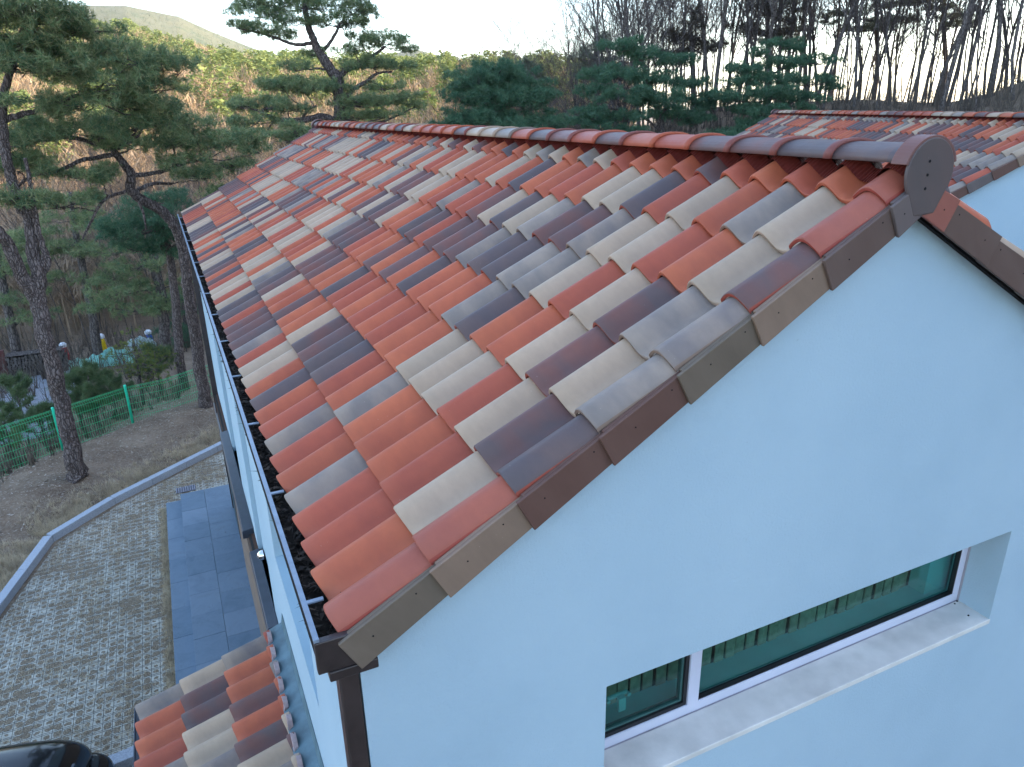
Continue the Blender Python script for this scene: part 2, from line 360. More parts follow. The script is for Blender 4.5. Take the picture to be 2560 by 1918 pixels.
def ridge_tile(parent, y, kind, rnd, end=False):
    c1, c2, ce = kindcol(kind, rnd); mb = MB()
    # body from y to y+RP, raised collar on the near end (towards y)
    ce = tuple(.55*a+.45*b for a, b in zip(ce, c1)); outer = ridge_arc(); prof = [(y+.0, 1.085, .012), (y+.03, 1.075, .011), (y+.05, 1.0, 0), (y+RP+.03, .985, -.003)]
    if end: prof = [(y-.03, 1, 0), (y+.03, 1, 0), (y+.05, 1.0, 0), (y+RP+.03, .985, -.003)]; ce = c1
    vs = []; n = len(outer)
    for (yy, sc, dz) in prof:
        for (x, z) in outer: vs.append((x*sc, yy, z+dz if z > .04 else z))
    for (yy, sc, dz) in [(y+RP+.03, .87, -.016), (y, .95, -.008)]:
        for (x, z) in outer: vs.append((x*sc, yy, z+dz if z > .04 else z))
    rows = len(prof)+2; fs = []
    for r_ in range(rows):
        r2 = (r_+1) % rows
        for a in range(n-1): fs.append((r_*n+a, r_*n+a+1, r2*n+a+1, r2*n+a))
    fs += [tuple(r_*n for r_ in range(rows)), tuple(r_*n+n-1 for r_ in range(rows))]
    mb.add(vs, fs)
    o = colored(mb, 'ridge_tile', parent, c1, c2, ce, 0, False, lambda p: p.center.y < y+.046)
    for p in o.data.polygons: p.use_smooth = len(p.vertices) == 4
    return o
BK = {'t': ((.225, .150, .105), (.195, .13, .09)), 'k': ((.120, .078, .062), (.105, .064, .050)), 'g': ((.145, .108, .078), (.12, .09, .064)), 'r': ((.122, .064, .048), (.108, .054, .040)), 'b': ((.13, .10, .09), (.11, .085, .08)), 'o': ((.25, .085, .06), (.22, .075, .055))}
def barge(parent, sg, s_lo, s_hi, y_out, kind, rnd, depth=.150, tilt=.018):
    c1, c2 = BK[kind]; c1 = c1+(1,); c2 = c2+(1,); ce = c1; mb = MB()
    T = .015
    def P(s, n, y):   # plate leans out and down towards its lower end
        q = (s-s_hi)/(s_lo-s_hi); return slope_pt(s, n-q*.004, y-q*tilt, sg)
    vs = []
    for (s, n) in ((s_hi, -.026), (s_lo, -.008), (s_lo, -depth), (s_hi, -depth)):
        vs.append(P(s, n, y_out)); vs.append(P(s, n, y_out+T))
    mb.add(vs, [(0, 2, 4, 6), (1, 7, 5, 3), (0, 1, 3, 2), (2, 3, 5, 4), (4, 5, 7, 6), (6, 7, 1, 0)])
    vs = []      # flange turned in under the roof tiles
    for (s, n) in ((s_hi, -.026), (s_lo-.03, -.010), (s_lo-.03, -.022), (s_hi, -.038)):
        vs.append(P(s, n, y_out+T+.001)); vs.append(P(s, n, y_out+.034))
    mb.add(vs, [(0, 2, 4, 6), (1, 7, 5, 3), (0, 1, 3, 2), (2, 3, 5, 4), (4, 5, 7, 6), (6, 7, 1, 0)])
    o = colored(mb, 'verge_plate', parent, c1, c2, ce, .003, False, lambda p: False)
    mb = []
    for q, nn in ((rnd.uniform(.22, .34), rnd.uniform(.42, .55)), (rnd.uniform(.7, .8), .35)):
        s = s_lo+(s_hi-s_lo)*q; c = Vector(P(s, -depth*nn, y_out)); m3 = MB(); m3.tube([c+Vector((0, -.0012, 0)), c+Vector((0, .004, 0))], .0032, 8); mb.append(m3)
    return o, mb
def house(name, label, cat, seed, loc, rz, pattern=None, detail=True, ridge_seq='', vl='', vr=''):
    H = empty(name, loc, rz); tag(H, label, cat); rnd = random.Random(seed); NC = 58; L = VW+(NC-1)*W; GY = .0555; zg = -7.2-loc[2]
    rf = link('roof', tile_field(seed, NC, pattern=pattern), H, M_TILE)
    # structural deck below the tiles so that no light passes
    mb = MB()
    for sg in (-1, 1):
        q = [slope_pt(.0, -.078, .03, sg), slope_pt(NOSE-.10, -.078, .03, sg), slope_pt(NOSE-.10, -.078, L-.03, sg), slope_pt(0, -.078, L-.03, sg)]
        q2 = [slope_pt(.0, -.14, .03, sg), slope_pt(NOSE-.10, -.14, .03, sg), slope_pt(NOSE-.10, -.14, L-.03, sg), slope_pt(0, -.14, L-.03, sg)]
        mb.add(q+q2, [(0, 1, 2, 3), (7, 6, 5, 4), (0, 4, 5, 1), (1, 5, 6, 2), (2, 6, 7, 3), (3, 7, 4, 0)])
    mb.build('roof_deck', M_BLACK, rf)
    # ridge tiles
    n = int(L/RP)
    for k in range(n):
        kd = ridge_seq[k] if k < len(ridge_seq) else pick(rnd)
        ridge_tile(rf, .014+RP*k, kd, rnd, k == 0)
    # ribbed foil that seals the ridge
    mb = MB()
    ys = np.arange(.02, L, .0052 if detail else .05); Vv = []; Ff = []
    def prof(y):
        if y < VW: return float(np.interp(y, np.linspace(0, VW, 12), VN))
        t = ((y-VW)/W) % 1; return float(np.interp(t, PT, PN))+BASE
    for sg in (-1, 1):
        b = len(Vv)
        for a, y in enumerate(ys):
            h = (.0032 if a % 2 else 0); wv = .006*math.sin(y*31)
            for (s, nn) in ((.0, prof(y)+.013), (.045, prof(y)+.009), (.088+wv*.6, prof(y)+.005)): Vv.append(slope_pt(s, nn+h, y, sg))
        for a in range(len(ys)-1):
            for c in range(2):
                f = (b+a*3+c, b+a*3+c+1, b+a*3+c+4, b+a*3+c+3); Ff.append(f if sg == 1 else f[::-1])
    me = np_mesh('ridge_foil', Vv, Ff, False); link('ridge_foil', me, rf, M_RIDGEROLL)
    # ridge end caps at both gables
    for (yy, d) in ((-.034, 1), (L+.034, -1)):
        c1, c2, ce = kindcol('d', rnd); c1 = (.105, .075, .068, 1); c2 = (.085, .07, .066, 1); mb = MB()
        cz, r = -.002, .134; prof2 = [(-.058, -.172), (-.068, -.165)] if False else [(-.060, -.172)]
        prof2 += [(-r*math.cos(t), cz+r*math.sin(t)*.98) for t in np.linspace(-.42, math.pi+.42, 34)] + [(.060, -.166)]
        mb.prism([(x-.002, z) for x, z in prof2], lambda p, k: (p[0], yy+(d*.016 if k else 0), p[1]))
        arc = [(-(r+.016)*math.cos(t), cz+.004+(r+.001)*math.sin(t)) for t in np.linspace(.22, math.pi-.22, 24)]
        inner = [(x*.9, z*.9) for x, z in arc][::-1]
        m1 = MB(); m1.prism(arc+inner, lambda p, k: (p[0]*(1 if not k else 1.0), yy+d*(.004 if not k else .075), p[1]))
        cp = colored(mb, 'ridge_end_cap', rf, c1, c2, (.2, .08, .06, 1), .006)
        c1b = (.17, .075, .06, 1); colored(m1, 'cap_hood', rf, c1b, (.15, .08, .07, 1), (.2, .08, .06, 1), .003)
        if detail and d == 1:
            for z in (.040, -.012, -.064):
                m2 = MB(); m2.tube([(-.020, yy-.0015, z), (-.020, yy+.004, z)], .006, 10); m2.build('nail_hole', M_BLACK, rf)
    # verge plates on the four gable edges
    holes = []
    for sg, seq in ((-1, vl), (1, vr)):
        for i in range(NROW):
            lo = S0+i*E+.02; hi = max(.03, lo-E-.045)
            kd = seq[i] if i < len(seq) else rnd.choice('tkgrbo')
            o, h = barge(rf, sg, lo, hi, -.024, kd, rnd); holes += h
            if detail is False or i < 3:
                pass
    if detail:
        for h in holes[:22]: h.build('nail_hole', M_BLACK, rf)
    mb = MB()
    for sg in (-1, 1):
        for y0_, y1_ in ((-.010, GY-.004), ):
            q = [slope_pt(.02, -.03, y0_, sg), slope_pt(NOSE-.06, -.03, y0_, sg), slope_pt(NOSE-.06, -.118, y0_, sg), slope_pt(.02, -.118, y0_, sg)]
            q += [(x, y1_, z) for x, _, z in q]; mb.add(q, [(0, 1, 2, 3), (7, 6, 5, 4), (0, 4, 5, 1), (1, 5, 6, 2), (2, 6, 7, 3), (3, 7, 4, 0)])
    mb.build('verge_batten', M_BROWN, rf)
    return H, rf, L, GY, zg

# colours of the tiles read off the photograph: rows from the ridge down, tiles from the gable back
PAT = ['ooooodoooocgocgcodoodcod', 'ocgocodccoooodocoooccoocogcdocoogddo', 'dcooccgddgcdcdoogooccddcogcoooco', 'ggdcocggddgdddoddoocddcdoocodco',
       'gcdcoodgooododoodoodddgcocccoodogd'.replace('ododoodood', 'ododoodood'), 'ddcocccoooooooodooddd' + 'coooccoo', 'ocoooogoodddd' + 'coodoocddgcoccoodd', 'oooogoogoodoccogdddoddcoccododdccdodoco']
PAT[0] = 'r' + PAT[0][1:]; PAT[1] = 'r' + PAT[1][1:]; PAT[6] = 'r' + PAT[6][1:]; PAT[7] = 'r' + PAT[7][1:]
PAT[4] = 'gcdcoodgooo' + 'dododoood' + 'ddgcocccoodogd'
H1, RF1, L1, GY, ZG = house('house', 'white stuccoed house in front with the large multicoloured tiled roof', 'house', 11, (0, 0, 0), 0,
                            PAT, True, 'ddddoododdogccdoooocdocdddgodocco', 'bktgrrtg', 'okkgkrkk')
# walls of the front house
WX0, WX1, WZ1, WZ0, REC = -1.374, 1.358, -2.068, -2.691, .212
zE = -HW*SA/CA-.10
FLZ = -4.55
def gable(y, nrm, window):
    mb = MB(); zt = lambda x: -abs(x)*SA/CA-.10
    if window:
        mb.poly([(-HW, y, FLZ), (WX0, y, FLZ), (WX0, y, zt(WX0)), (-HW, y, zt(HW))])
        mb.poly([(WX1, y, FLZ), (HW, y, FLZ), (HW, y, zt(HW)), (WX1, y, zt(WX1))])
        mb.poly([(WX0, y, FLZ), (WX1, y, FLZ), (WX1, y, WZ0), (WX0, y, WZ0)])
        mb.poly([(WX0, y, WZ1), (WX1, y, WZ1), (WX1, y, zt(WX1)), (0, y, zt(0)), (WX0, y, zt(WX0))])
        yb = y+REC
        mb.poly([(WX0, y, WZ1), (WX0, yb, WZ1), (WX1, yb, WZ1), (WX1, y, WZ1)])
        mb.poly([(WX0, y, WZ0), (WX0, yb, WZ0), (WX0, yb, WZ1), (WX0, y, WZ1)])
        mb.poly([(WX1, y, WZ0), (WX1, yb+.02, WZ0), (WX1, yb+.02, WZ1), (WX1, y, WZ1)])
    else:
        mb.poly([(-HW, y, FLZ), (HW, y, FLZ), (HW, y, zt(HW)), (0, y, zt(0)), (-HW, y, zt(HW))])
    return mb
g = gable(GY, -1, True); g2 = gable(L1-GY, 1, False); g.add(g2.v, g2.f)
# right long wall
zt = -HW*SA/CA-.10
g.poly([(HW, GY, FLZ), (HW, L1-GY, FLZ), (HW, L1-GY, zt), (HW, GY, zt)])
# left long wall with recesses: (y0, y1, z0, z1, depth)
REC_L = [(1.63, 3.42, -3.13, -2.57, .17), (4.6, 5.95, -4.55, -2.60, .05), (7.6, 8.9, -4.55, -2.6, .05)]
yb = [GY]+[v for r_ in REC_L for v in r_[:2]]+[L1-GY]
for a in range(len(yb)-1):
    y0, y1 = yb[a], yb[a+1]
    rr = [r_ for r_ in REC_L if abs(r_[0]-y0) < 1e-6]
    if not rr: g.poly([(-HW, y0, FLZ), (-HW, y1, FLZ), (-HW, y1, zt), (-HW, y0, zt)]); continue
    _, _, z0, z1, dp = rr[0]; xi = -HW+dp
    g.poly([(-HW, y0, z1), (-HW, y1, z1), (-HW, y1, zt), (-HW, y0, zt)])
    if z0 > FLZ+.01: g.poly([(-HW, y0, FLZ), (-HW, y1, FLZ), (-HW, y1, z0), (-HW, y0, z0)])
    g.poly([(xi, y0, z0), (xi, y1, z0), (xi, y1, z1), (xi, y0, z1)])
    for yy in (y0, y1): g.poly([(-HW, yy, z0), (xi, yy, z0), (xi, yy, z1), (-HW, yy, z1)])
    for zz in (z0, z1): g.poly([(-HW, y0, zz), (xi, y0, zz), (xi, y1, zz), (-HW, y1, zz)])
g.poly([(-HW, GY, FLZ), (HW, GY, FLZ), (HW, L1-GY, FLZ), (-HW, L1-GY, FLZ)])
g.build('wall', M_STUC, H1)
# ground floor, dark brick behind tan timber
mb = MB(); mb.box((-HW-.07, GY+.1, -7.3), (HW-.02, L1-GY-.05, FLZ-.002)); mb.build('ground_floor', M_BRICK, H1)
mb = MB(); mb.box((-HW-.09, 4.0, -7.3), (-HW-.068, 9.4, -4.75)); mb.build('timber_cladding', M_TAN, H1)
def canopy(y0, y1, x1, z):
    mb = MB(); mb.prism([(-HW-.0, z), (x1+.01, z-.02), (x1, z-.035), (x1, z-.13), (-HW-.0, z-.13)], lambda p, k: (p[0]-.002, y1 if k else y0, p[1]))
    return mb.build('door_canopy', M_CANOPY, H1, bevel=.006)
canopy(4.35, 5.85, -2.515, -4.47); canopy(6.35, 9.6, -2.535, -4.47); canopy(10.6, 12.2, -2.50, -4.9)
mb = MB(); mb.box((-HW-.075, 10.4, -7.2), (-HW-.02, 11.4, -4.9)); mb.build('door', simple('dark_green_door', (.02, .035, .032), .4), H1)
# window in the gable
win = empty('window', (0, 0, 0)); win.parent = H1
yf = GY+REC-.004; mb = MB(); t = .052
mb.box((WX0, yf, WZ0-.01), (WX1, yf+.05, WZ0+.062)); mb.box((WX0, yf, WZ1-.06), (WX1, yf+.05, WZ1+.01))
mb.box((WX0-.005, yf, WZ0+.062), (WX0+t, yf+.05, WZ1-.06)); mb.box((WX1-.052, yf, WZ0+.062), (WX1+.005, yf+.05, WZ1-.06))
mb.box((-.742, yf-.004, WZ0+.062), (-.672, yf+.052, WZ1-.06)); mb.build('window_frame', M_FRAME, win, bevel=.004)
mb = MB(); mb.box((WX0, yf-.012, WZ0-.004), (WX1, yf-.001, WZ0+.006)); mb.box((WX1-.006, yf-.012, WZ0), (WX1+.001, yf-.001, WZ1)); mb.build('sealant_joint', simple('grey_sealant', (.30, .28, .30), .8), win)
def sash(x0, x1, z0, z1, w, y, m, nm):
    mb = MB(); mb.box((x0, y, z0), (x1, y+.03, z0+w)); mb.box((x0, y, z1-w), (x1, y+.03, z1)); mb.box((x0, y, z0+w), (x0+w, y+.03, z1-w)); mb.box((x1-w, y, z0+w), (x1, y+.03, z1-w)); return mb.build(nm, m, win)
sash(WX0+t, -.742, WZ0+.062, WZ1-.06, .022, yf+.008, M_RUBBER, 'gasket')
sash(-.672, WX1-.052, WZ0+.062, WZ1-.06, .006, yf+.006, M_RUBBER, 'gasket')
sash(WX0+t+.022, -.764, WZ0+.084, WZ1-.08, .012, yf+.022, simple('dark_teal_profile', (.05, .12, .11), .4), 'sash_frame')
for (x0, x1) in ((WX0+t+.02, -.76), (-.668, WX1-.056)):
    mb = MB(); mb.box((x0, yf+.028, WZ0+.06), (x1, yf+.034, WZ1-.055)); mb.build('glass_pane', M_GLASS, win)
# what shows through it: inner sill, reveal and slatted blind
mb = MB(); mb.box((WX0, yf+.06, WZ0-.05), (WX1, yf+.20, WZ0+.05)); mb.box((WX1-.20, yf+.09, WZ0), (WX1, yf+.20, WZ1)); mb.build('inner_sill', M_TEAL, win)
mb = MB()
x = WX0+.03
while x < WX1-.22:
    mb.box((x, yf+.19+(.012 if int(x*31) % 2 else 0), WZ0+.03), (x+.062, yf+.196+(.012 if int(x*31) % 2 else 0), WZ1)); x += .078
mb.build('blind', M_BLIND, win)
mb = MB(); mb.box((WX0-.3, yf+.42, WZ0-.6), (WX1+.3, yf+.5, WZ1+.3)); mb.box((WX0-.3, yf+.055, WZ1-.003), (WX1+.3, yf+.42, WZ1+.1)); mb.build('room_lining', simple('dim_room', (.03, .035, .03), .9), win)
mb = MB(); mb.tube([(-1.17, yf+.075, WZ0+.20), (-1.17, yf+.10, WZ0+.20), (-1.05, yf+.10, WZ0+.20), (-1.05, yf+.075, WZ0+.20)], .011, 8); mb.box((-1.12, yf+.06, WZ0+.13), (-1.08, yf+.08, WZ0+.21)); mb.build('handle', M_TEAL, win)
mb = MB(); mb.prism([(WX0, 0), (WX1+.01, 0), (WX1+.01, REC-.01), (WX0, REC-.01)], lambda p, k: (p[0], GY+p[1]-.003, WZ0+(.004 if k else -.03)+(p[1]*.02)))
mb.build('window_sill', M_SILL, win, bevel=.004)
# fall of small stones and dirt on the sill
rr = random.Random(3)
for (x, y) in ((1.30, .18), (1.335, .19), (1.27, .07)):
    mb = MB(); mb.box((x, GY+y, WZ0+.004), (x+.006+rr.random()*.006, GY+y+.008, WZ0+.012)); mb.build('debris', M_BLACK, win)
# gutter, brackets, downpipes
gx, gz_ = -2.545, -1.335
mb = MB(); gp = [(-HW-.004, gz_+.0), (-HW-.006, gz_-.12), (gx+.02, gz_-.12), (gx, gz_-.10), (gx, gz_), (gx+.006, gz_), (gx+.006, gz_-.095), (gx+.022, gz_-.113), (-HW-.012, gz_-.113), (-HW-.012, gz_)]
mb.prism(gp, lambda p, k: (p[0], L1+.02 if k else -.02, p[1])); mb.build('gutter', M_BLACK, H1)
mb = MB(); mb.box((gx-.005, -.024, gz_-.002), (gx+.013, L1+.02, gz_+.010))
gut = mb.build('gutter_lip', M_GUTTER, H1)
mb = MB(); mb.box((gx-.004, -.026, gz_-.13), (-HW+.02, .004, gz_-.004)); mb.box((gx+.03, -.03, gz_-.17), (-HW+.05, .03, gz_-.131)); mb.build('gutter_end', M_BROWN, H1, bevel=.004)
for k in range(14):
    y = .18+k*.86; mb = MB(); mb.box((gx+.0, y, gz_+.0035), (-2.475, y+.018, gz_+.0095)); mb.build('gutter_bracket', M_GUTTER, H1)
rg_ = np.random.default_rng(44); nn_ = 5200; cc_ = np.stack([rg_.uniform(gx+.012, -2.425, nn_), rg_.uniform(0, L1, nn_), gz_-.055+rg_.uniform(-.03, .012, nn_)], -1)
tt_ = rg_.normal(size=(nn_, 3, 3))*.010; tt_[:, 2] *= 2.2; tt_[..., 2] *= .4
link('gutter_debris', np_mesh('gutter_debris', (cc_[:, None]+tt_).reshape(-1, 3), np.arange(nn_*3).reshape(-1, 3)), H1, leafmat('rotting_needles', (.035, .026, .02), (.06, .045, .033), (.09, .07, .05), 5, 0))
mb = MB(); mb.box((gx+.008, -.01, gz_-.11), (-2.415, L1, gz_-.068)); mb.build('gutter_silt', simple('dark_leaf_silt', (.035, .028, .022), .95, .1, .5, 30, .8, .01), H1)
def downpipe(y, x0=-HW-.075):
    mb = MB(); mb.box((x0, y, -7.2), (-HW-.004, y+.085, gz_-.12)); mb.box((x0-.004, y-.004, -2.55), (-HW-.003, y+.089, -2.45)); mb.box((x0-.003, y-.003, -2.1), (-HW-.003, y+.088, -2.085))
    return mb.build('downpipe', M_BROWN, H1, bevel=.006)
downpipe(GY+.002)
downpipe(L1-.22, -HW-.09)
mb = MB(); m_ = MB(); mb.box((-2.60, 11.0, -7.18), (-HW-.1, 11.1, -7.05)); mb.build('downpipe_shoe', M_BROWN, H1)
mb = MB(); pts = []
for a in range(9):
    t_ = a/8*math.pi/2; pts.append((.055*math.sin(t_), .055*(1-math.cos(t_))))
n = 14; vs = []; fs = []
for (r_, d_) in pts:
    for k in range(n): vs.append((-HW-.075+d_*1.2, 4.95+r_*math.cos(2*math.pi*k/n), -4.02+r_*math.sin(2*math.pi*k/n)))
for a in range(len(pts)-1):
    for k in range(n): fs.append((a*n+k, a*n+(k+1) % n, (a+1)*n+(k+1) % n, (a+1)*n+k))
mb.add(vs, fs); mb.build('vent_hood', M_CHROME, H1, True)

# ------------------------------------------------------------------ porch roof
def porch():
    P = empty('porch', (0, 0, 0)); P.parent = H1
    global SA, CA
    sa, ca = SA, CA; b = .3181; SA, CA = math.sin(b), math.cos(b)
    # one entry per tile column from the far end: eave, middle, upper and top tile
    PC = ['gcgo', 'odoo', 'odog', 'ocdo', 'gcoo', 'ogdc', 'docd', 'ocgc', 'dodo', 'oogo', 'codo', 'ogoc', 'oodo', 'dcoo']
    nr = 4; me = tile_field(23, 14, (-1,), [[PC[13-a][3-b_] for a in range(14)] for b_ in range(4)], nrow=nr, pan_only=True)
    SA, CA = sa, ca
    co_ = np.zeros(len(me.vertices)*3, np.float32); me.vertices.foreach_get('co', co_); c = co_.reshape(-1, 3)
    nose = S0+(nr-1)*E; nx, nz = -nose*math.cos(b), -nose*math.sin(b)
    c[:, 0] += -3.61-nx-.014; c[:, 2] += -4.278-nz-.042
    # mirror tile order so the first column sits at the far end
    c[:, 1] = c[:, 1] + 3.60-14*W; me.vertices.foreach_set('co', c.ravel())
    # clip what would run into the wall
    import bmesh
    bm = bmesh.new(); bm.from_mesh(me); bmesh.ops.bisect_plane(bm, geom=bm.verts[:]+bm.edges[:]+bm.faces[:], plane_co=(-2.53, 0, 0), plane_no=(1, 0, 0), clear_outer=True); bm.to_mesh(me); bm.free()
    link('porch_tiles', me, P, M_TILE)
    y0, y1 = .8, 3.60; top = -3.61+1.14; zt_ = -4.278-.05+1.14*math.tan(b)
    mb = MB(); mb.poly([(-3.55, y0, -4.30-.06), (-2.40, y0, zt_-.07), (-2.40, y1-.02, zt_-.07), (-3.55, y1-.02, -4.30-.06)])
    mb.box((-3.55, y0, -4.75), (-2.47, y1-.02, -4.40)); mb.build('porch_deck', M_BROWN, P)
    mb = MB(); mb.box((-3.66, y0, -4.52), (-3.60, y1+.02, -4.36)); mb.box((-3.66, y0, -4.36), (-3.652, y1+.02, -4.34)); mb.build('porch_gutter', M_CANOPY, P)
    mb = MB()
    for (x, y) in ((-3.5, 3.45), (-3.5, .9)): mb.box((x, y, -7.2), (x+.1, y+.1, -4.75))
    mb.build('porch_post', M_BROWN, P)
    # lead-grey flashing with mortar between the top tiles and the wall
    mb = MB(); mb.prism([(-2.56, zt_-.02), (-2.42, zt_+.03), (-2.405, zt_+.12), (-2.402, zt_+.12), (-2.402, zt_-.08), (-2.56, zt_-.08)], lambda p, k: (p[0], y1+.03 if k else y0, p[1])); mb.build('flashing', simple('slate_blue_flashing', (.10, .16, .18), .5, .4, .3, 7), P)
    mb = MB(); rr = random.Random(8); M_MORT = simple('pink_mortar', (.42, .30, .28), .9, .1, .2, 12, .5, .004)
    for j in range(14):
        yc = 3.60-14*W+j*W+.62*W; vs = []; fs = []; n = 14
        for a in range(n):
            t_ = a/(n-1)*math.pi; rr_ = .085*(1+rr.uniform(-.08, .08)); vs.append((-2.555+rr.uniform(-.004, .004), yc+rr_*math.cos(t_), zt_-.035+rr_*.95*math.sin(t_)))
            vs.append((-2.52, yc+rr_*.85*math.cos(t_), zt_-.035+rr_*.9*math.sin(t_)))
        fs = [(2*a, 2*a+2, 2*a+3, 2*a+1) for a in range(n-1)]+[tuple(2*a for a in range(n))]; mb.add(vs, fs)
    mb.build('mortar_fillet', M_MORT, P)
porch()

# ------------------------------------------------------------------ second house
H2, RF2, L2, GY2, ZG2 = house('house', 'second white house set back at the right, its tiled roof seen over the ridge', 'house', 37, (9.026, 4.3655, -.0642), -.4149, None, False)
mb = MB(); zt = lambda x: -abs(x)*SA/CA-.10
for y in (GY2, L2-GY2): mb.poly([(-HW, y, -7.2), (HW, y, -7.2), (HW, y, zt(HW)), (0, y, zt(0)), (-HW, y, zt(HW))])
for x in (-HW, HW): mb.poly([(x, GY2, -7.2), (x, L2-GY2, -7.2), (x, L2-GY2, zt(HW)), (x, GY2, zt(HW))])
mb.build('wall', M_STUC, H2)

# ------------------------------------------------------------------ yard: pavers, terrace, kerb, grate
def pavers():
    m, n, b = mat('grass_paver', .9, .15); tc = N(n, 'ShaderNodeTexCoord'); sp = N(n, 'ShaderNodeSeparateXYZ')
    nz = N(n, 'ShaderNodeTexNoise'); nz.inputs['Scale'].default_value = 14; n.links.new(tc.outputs['Object'], nz.inputs[0])
    ad = N(n, 'ShaderNodeMixRGB'); ad.inputs[0].default_value = .018; ad.blend_type = 'ADD'; n.links.new(tc.outputs['Object'], ad.inputs[1]); n.links.new(nz.outputs['Color'], ad.inputs[2])
    n.links.new(ad.outputs[0], sp.inputs[0]); px_, py_ = .1175, .135
    u = math_(n, 'FRACT', math_(n, 'MULTIPLY', sp.outputs[0], 1/px_)); v = math_(n, 'FRACT', math_(n, 'MULTIPLY', sp.outputs[1], 1/py_))
    du = math_(n, 'ABSOLUTE', math_(n, 'SUBTRACT', u, .5)); dv = math_(n, 'ABSOLUTE', math_(n, 'SUBTRACT', v, .5))
    d = math_(n, 'POWER', math_(n, 'ADD', math_(n, 'POWER', math_(n, 'MULTIPLY', du, 1/.36), 3), math_(n, 'POWER', math_(n, 'MULTIPLY', dv, 1/.30), 3)), .333)
    o = tc.outputs['Object']; big = noise(n, 1.1, 4, o, .6); med = noise(n, 5, 4, o, .6); fine = noise(n, 60, 5, o, .7)
    lim = math_(n, 'ADD', math_(n, 'MULTIPLY', math_(n, 'SUBTRACT', big, .5), 2.2), math_(n, 'MULTIPLY', math_(n, 'SUBTRACT', med, .5), 4.0))
    thr = math_(n, 'ADD', math_(n, 'ADD', lim, 1.0), math_(n, 'MULTIPLY', math_(n, 'SUBTRACT', fine, .5), .8))
    grass = math_(n, 'LESS_THAN', d, thr)
    ju = math_(n, 'GREATER_THAN', du, .475); u2 = math_(n, 'ABSOLUTE', math_(n, 'SUBTRACT', math_(n, 'FRACT', math_(n, 'MULTIPLY', sp.outputs[1], 1/py_)), .5))
    jv = math_(n, 'LESS_THAN', math_(n, 'ABSOLUTE', math_(n, 'SUBTRACT', u2, .40)), .03)
    jn = math_(n, 'MAXIMUM', ju, jv)
    conc = ramp(n, noise(n, 9, 6, o, .6), [(.3, (.34, .315, .255)), (.7, (.50, .465, .38))])
    conc = mixc(n, jn, conc, (.05, .045, .04))
    straw = ramp(n, noise(n, 45, 5, o, .75), [(.3, (.11, .085, .06)), (.52, (.23, .175, .12)), (.72, (.40, .32, .22))])
    n.links.new(mixc(n, grass, conc, straw), b.inputs['Base Color'])
    bump(n, b, math_(n, 'ADD', math_(n, 'MULTIPLY', grass, fine), math_(n, 'MULTIPLY', jn, -.6)), .8, .02)
    mb = MB(); c = CURB
    mb.poly([(-3.68, -8, -7.196), (-3.68, 12.75, -7.196), (-2.4, 12.75, -7.196), (-2.0, 15.3, -7.196)] + [(x+.06, y-.06, -7.196) for x, y in c[::-1][1:]] + [(-8.6, -8, -7.196)])
    o = mb.build('paving', m); tag(o, kind='structure')
pavers()
def terrace():
    m, n, b = mat('blue_slate', .55, .4); o = N(n, 'ShaderNodeTexCoord').outputs['Object']
    f = noise(n, 2.2, 6, o, .6, 1.2); g = N(n, 'ShaderNodeNewGeometry')
    c = ramp(n, f, [(.3, (.095, .15, .20)), (.55, (.14, .20, .255)), (.75, (.11, .16, .20))])
    c = mixc(n, .3, c, ramp(n, g.outputs['Random Per Island'], [(0, (.06, .09, .12)), (1, (.20, .23, .27))]))
    cr = ramp(n, noise(n, 5, 3, o, .5, 3.5), [(.495, (0, 0, 0)), (.502, (1, 1, 1)), (.509, (0, 0, 0))])
    c = mixc(n, math_(n, 'MULTIPLY', cr, ramp(n, noise(n, 2, 2, o), [(.5, (0, 0, 0)), (.6, (.8, .8, .8))])), c, (.03, .035, .04))
    n.links.new(c, b.inputs['Base Color']); bump(n, b, noise(n, 12, 7, o, .6), .5, .008)
    mb = MB(); rr = random.Random(5)
    for (x0, x1, z, off) in ((-3.68, -3.40, -7.06, 0), (-3.395, -2.95, -6.93, .2), (-2.946, -2.42, -6.928, .35)):
        y = 12.70
        while y > -2:
            L = .58 if x1-x0 > .3 else .75; y2 = y-L-(off if y == 12.70 else 0); mb.box((x0, y2+.004, z-.25), (x1, y, z+rr.uniform(-.002, .002))); y = y2
    mb.build('terrace', m, bevel=.004)
    tag(bpy.data.objects['terrace'], kind='structure')
terrace()
M_GRAN = simple('grey_granite', (.34, .36, .39), .8, .3, .25, 60, .4, .004)
def kerbs():
    K = empty('granite_kerb', (-4.6, 13.4, -7.2)); tag(K, 'long pale granite kerb curving between the paved yard and the leaf-strewn bank', 'kerb')
    def stone(p, q, w, h):
        p, q = Vector((*p, 0)), Vector((*q, 0)); d = (q-p).normalized(); s = Vector((-d.y, d.x, 0))*w
        a = [p, q-d*.006, q-d*.006+s, p+s]; mb = MB(); vs = [(v.x+4.6, v.y-13.4, z) for z in (-.1, h) for v in a]
        mb.add(vs, [(3, 2, 1, 0), (4, 5, 6, 7), (0, 1, 5, 4), (1, 2, 6, 5), (2, 3, 7, 6), (3, 0, 4, 7)])
        o = mb.build('kerbstone', M_GRAN, K, bevel=.008)
    for a in range(len(CURB)-1):
        p, q = CURB[a], CURB[a+1]; L = np.hypot(*(q-p)); n = max(1, round(L/1.0))
        for k in range(n): stone(p+(q-p)*k/n, p+(q-p)*(k+1)/n, .15, .15)
    k2 = empty('granite_kerb', (-4.4, 6.2, -7.2)); tag(k2, 'short granite kerb piece between the black car and the porch roof', 'kerb')
    mb = MB(); mb.box((-.35, -.12, -.1), (.55, .06, .14), Matrix.Rotation(.12, 4, 'Z')); mb.build('kerbstone', M_GRAN, k2, bevel=.008)
kerbs()
